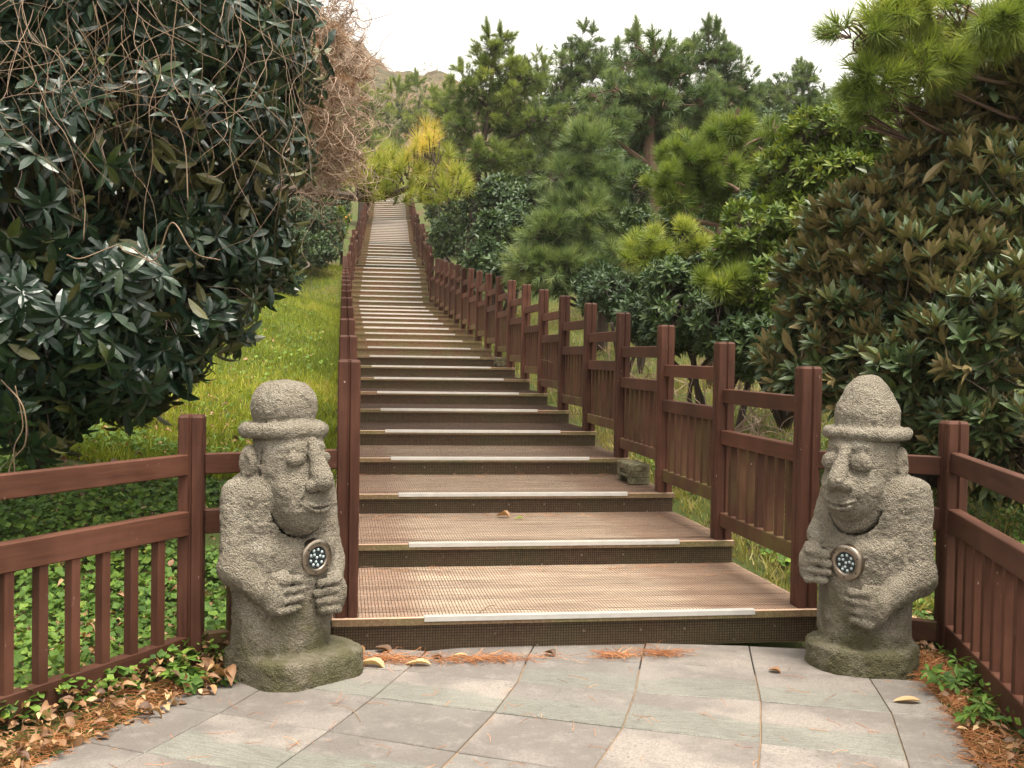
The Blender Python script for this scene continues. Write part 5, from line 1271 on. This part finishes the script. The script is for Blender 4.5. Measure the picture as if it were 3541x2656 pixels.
for (xf, yf, sx, sy, n, lb) in ((1330, 2290, 0.10, 0.035, 260, 'orange needle pile beside the left statue base'), (1680, 2288, 0.13, 0.022, 260, 'long orange needle streak at the foot of the first step, left of centre'), (2130, 2274, 0.06, 0.014, 110, 'small needle patch at the foot of the first step, near the middle'), (2290, 2268, 0.055, 0.012, 130, 'dark orange needle patch at the foot of the first step, right of centre')):
    c = gpt(xf, yf); needle_litter('needle_pile', lb, g_, n, pile(c[0], c[1], sx, sy, 0.15), 0.004)

# small leafy plants at the fence feet
def weed_plant(label, p, n, L, W, h, seed, mat='cover'):
    g = np.random.default_rng(seed); P = []; A = []; mb = MB()
    for i in range(n):
        d = unit(np.array([g.normal() * 0.9, g.normal() * 0.9, 1.0])); e = p + d * h * g.uniform(0.4, 1.0); P.append(e); A.append(unit(d + [0, 0, 0.6])); mb.tube(spline([p, (p + e) / 2 + [0, 0, 0.01], e], 5), 0.0016, 4, cap=False)
    Mx, O, R = rosette(np.array(P), np.array(A), 6, (55, 100), 0.2, g=g); V, F, R = scatter(*leaf_tpl(L, W, 2, 0.2, 0.2), Mx, O, R * 0.8)
    root = empty('weed_plant', p); tag(root, label, 'plant')
    o = link('foliage', mesh_np('weed_leaves', V, F, R), M[mat], root); o.location = -root.location
    o = mb.build('stem', M['drygrass'], root); o.location = -root.location
def gp(xf, yf): p = gpt(xf, yf); return np.array([p[0], p[1], float(ground_h(p[0], p[1]))])
weed_plant('feathery green weed at the right fence foot beside the statue base', gp(3300, 2395), 16, 0.055, 0.020, 0.15, 101)
weed_plant('feathery green weed in orange needles, right fence, nearer the viewer', gp(3400, 2520), 14, 0.055, 0.020, 0.12, 102)
weed_plant('round leaved weed at the foot of the left corner post', gp(640, 2385), 16, 0.05, 0.045, 0.12, 103)
weed_plant('round leaved weed between corner post and left statue', gp(745, 2370), 8, 0.045, 0.040, 0.09, 104)
weed_plant('lone pale leafy weed on the bank behind the left statue hat', np.array([-1.45, 7.3, float(ground_h(-1.45, 7.3))]), 12, 0.10, 0.08, 0.22, 105)

# ------------------------------------------------------------------ single leaves and twigs one can point at
def fallen(label, p, L, W, rz, mat, rnd, curlv=0.4, tilt=0.25, cat='leaf'):
    tV, tF = leaf_tpl(L, W, 6, 0.45, 0.0, 0.03); tV = tV.copy(); t = tV[:, 1] / L
    tV[:, 2] += curlv * L * (0.35 * np.sin(t * 5) * 0.4 + 0.8 * (tV[:, 0] / W) ** 2) + 0.003; tV[:, 1] -= L / 2
    me = mesh_np('fallen_leaf', tV, tF, np.full(len(tV), rnd), smooth=True); o = link('fallen_leaf', me, M[mat]); o.location = (p[0], p[1], p[2] + 0.004); o.rotation_euler = (tilt, 0, rz); tag(o, label, cat, 'single fallen leaves')
def ong(x, y, z=0.004): p = gpt(x, y, z); return (p[0], p[1], z)
z2 = STEP[2][0][2]
fallen('curled brown leaf on the second stair tread', ong(1738, 1788, z2 + 0.004), 0.10, 0.055, 1.3, 'litter', 0.55, 0.9)
fallen('small pale green leaf beside the curled leaf on the second tread', ong(1795, 1796, z2 + 0.002), 0.06, 0.03, 1.6, 'cover', 0.9, 0.3, 0)
fallen('flat yellow brown oval leaf on the right border slab', ong(3138, 2430), 0.115, 0.048, 1.55, 'litter', 0.85, 0.1, 0)
fallen('small brown leaf on the paving near the right statue', ong(2678, 2326), 0.055, 0.045, 1.2, 'litter', 0.4, 0.5)
fallen('red brown leaf standing against the first riser, left of centre', ong(1325, 2255), 0.085, 0.06, 1.4, 'litter', 0.12, 0.5, 0.5)
fallen('pale dry leaf nearest the left statue base', ong(1285, 2305), 0.13, 0.055, 1.35, 'litter', 0.95, 0.5)
fallen('long pale leaf lying by the orange needles', ong(1445, 2301), 0.12, 0.045, 1.45, 'litter', 0.98, 0.25, 0)
fallen('dark red leaf curled before the first step', ong(1507, 2278), 0.055, 0.04, 1.9, 'litter', 0.05, 0.5)
fallen('small leaf with a twig before the middle of the first step', ong(1900, 2266), 0.06, 0.04, 1.0, 'litter', 0.02, 0.9, 0.4)
fallen('flat olive leaf close to the first riser', ong(1590, 2273), 0.08, 0.03, 1.5, 'litter', 0.9, 0.2, 0)
fallen('large orange brown leaf leaning on the left statue base', ong(770, 2350, 0.03), 0.12, 0.07, 0.9, 'litter', 0.45, 1.3, 0.35)
fallen('brown leaf behind the left statue base', ong(720, 2300, 0.05), 0.11, 0.055, 0.2, 'litter', 0.4, 1.3, 0.5)
fallen('brown leaf tucked between left statue and stairs', ong(1225, 2265), 0.12, 0.07, 0.6, 'litter', 0.65, 0.8, 0.5)
def twig(label, pts, r=0.0025):
    mb = MB(); mb.tube(spline(np.array(pts), 14), r, 5); tag(mb.build('twig', M['vine'], smooth=True), label, 'twig', 'loose twigs')
twig('curved pale twig on the paving in front of the left statue', [ong(1150, 2438), ong(1200, 2447), ong(1230, 2470), ong(1247, 2497)])
twig('thin twig at the back left of the first tread', [ong(1240, 1958, STEP[1][0][2] + .006), ong(1400, 1970, STEP[1][0][2] + .006), ong(1560, 1976, STEP[1][0][2] + .006)], 0.002)
twig('short twig near the front of the first tread', [ong(1655, 2118, STEP[1][0][2] + .006), ong(1690, 2096, STEP[1][0][2] + .012), ong(1715, 2092, STEP[1][0][2] + .006)], 0.002)
twig('thin twig at the back left of the second tread', [ong(1245, 1788, z2 + .006), ong(1370, 1782, z2 + .006), ong(1450, 1788, z2 + .006)], 0.002)

# carved stone blocks lying on the treads
def stone_block(label, c, rz, s=1.0):
    root = empty('stone_block', c, rz); tag(root, label, 'stone block', 'carved stone blocks on the stairs')
    mb = MB(); L, W_, H = 0.30 * s, 0.13 * s, 0.125 * s
    mb.box((0, 0, H * 0.82), (L, W_, H * 0.36), ch=0.008); mb.box((0, 0.008, H * 0.50), (L * 0.985, W_ * 0.86, H * 0.34), ch=0.006)
    for sx in (-1, 1):
        mb.box((sx * L * 0.395, 0, H * 0.17), (L * 0.20, W_ * 0.96, H * 0.34), ch=0.008); mb.box((sx * L * 0.40, -W_ * 0.44, H * 0.5), (L * 0.19, W_ * 0.12, H * 0.34), ch=0.004)
    mb.box((0, -W_ * 0.44, H * 0.58), (L * 0.50, W_ * 0.07, H * 0.07), ch=0.003); mb.box((0, -W_ * 0.44, H * 0.385), (L * 0.60, W_ * 0.12, H * 0.14), ch=0.004)
    mb.build('body', M['block'], root)
mk = NT('mossy_block_stone'); _n = mk.noise(mk.coord(), 30, 5, 0.7); mk.set(mk.mix(mk.ramp(_n, [(0.35, 0), (0.6, 1)]), (0.045, 0.040, 0.022), (0.14, 0.125, 0.075)), 0.9, 0.2); mk.bump(_n, 1.0, 0.02); M['block'] = mk.m
c3, d3 = STEP[3]; u3 = unit(np.array([d3[1], -d3[0]])); f3 = unit(d3[:2]); p3 = c3[:2] + u3 * 1.03 + f3 * 0.66
stone_block('carved stone block standing at the right end of the third tread', (p3[0], p3[1], c3[2]), math.atan2(f3[1], f3[0]) + math.pi, 1.25)
c9, d9 = STEP[9]; p9 = c9[:2] + u3 * 1.03 + f3 * 0.60
stone_block('smaller mossy stone block farther up, at the right end of the ninth tread', (p9[0], p9[1], c9[2]), math.atan2(f3[1], f3[0]) + math.pi, 1.1)

# ------------------------------------------------------------------ air
def haze():
    mb = MB(); mb.box((0, 250, 58), (1500, 620, 140)); m = bpy.data.materials.new('haze'); m.use_nodes = True; t = m.node_tree; t.nodes.clear()
    o = t.nodes.new('ShaderNodeOutputMaterial'); v = t.nodes.new('ShaderNodeVolumePrincipled'); v.inputs['Color'].default_value = (1.0, 0.97, 0.92, 1); v.inputs['Density'].default_value = 0.0004; v.inputs['Anisotropy'].default_value = 0.3
    t.links.new(v.outputs[0], o.inputs['Volume']); tag(mb.build('haze', m), kind='stuff')
haze()

def nl_pave(g, n):
    y = 3.2 + 1.7 * g.random(n); return -1.3 + 3.1 * g.random(n) + 0 * y, y
def nl_tread(n_):
    c, dv = STEP[n_]; u = unit(np.array([dv[1], -dv[0]])); f = unit(dv[:2])
    def fx(g, n):
        a = g.uniform(-1.1, 1.0, n); b = 1.12 - np.abs(g.normal(size=n)) * 0.12; p = c[:2] + u * a[:, None] + f * b[:, None]; return p[:, 0], p[:, 1]
    return fx
needle_litter('needle_litter', 'few loose pine needles scattered over the paving', np.random.default_rng(201), 130, nl_pave, 0.002)
for n_, k_, w_ in ((1, 50, 'first'), (2, 45, 'second'), (3, 30, 'third')):
    needle_litter('needle_litter', 'loose pine needles gathered at the back of the %s tread' % w_, np.random.default_rng(202 + n_), k_, nl_tread(n_), STEP[n_][0][2] - 0.002)
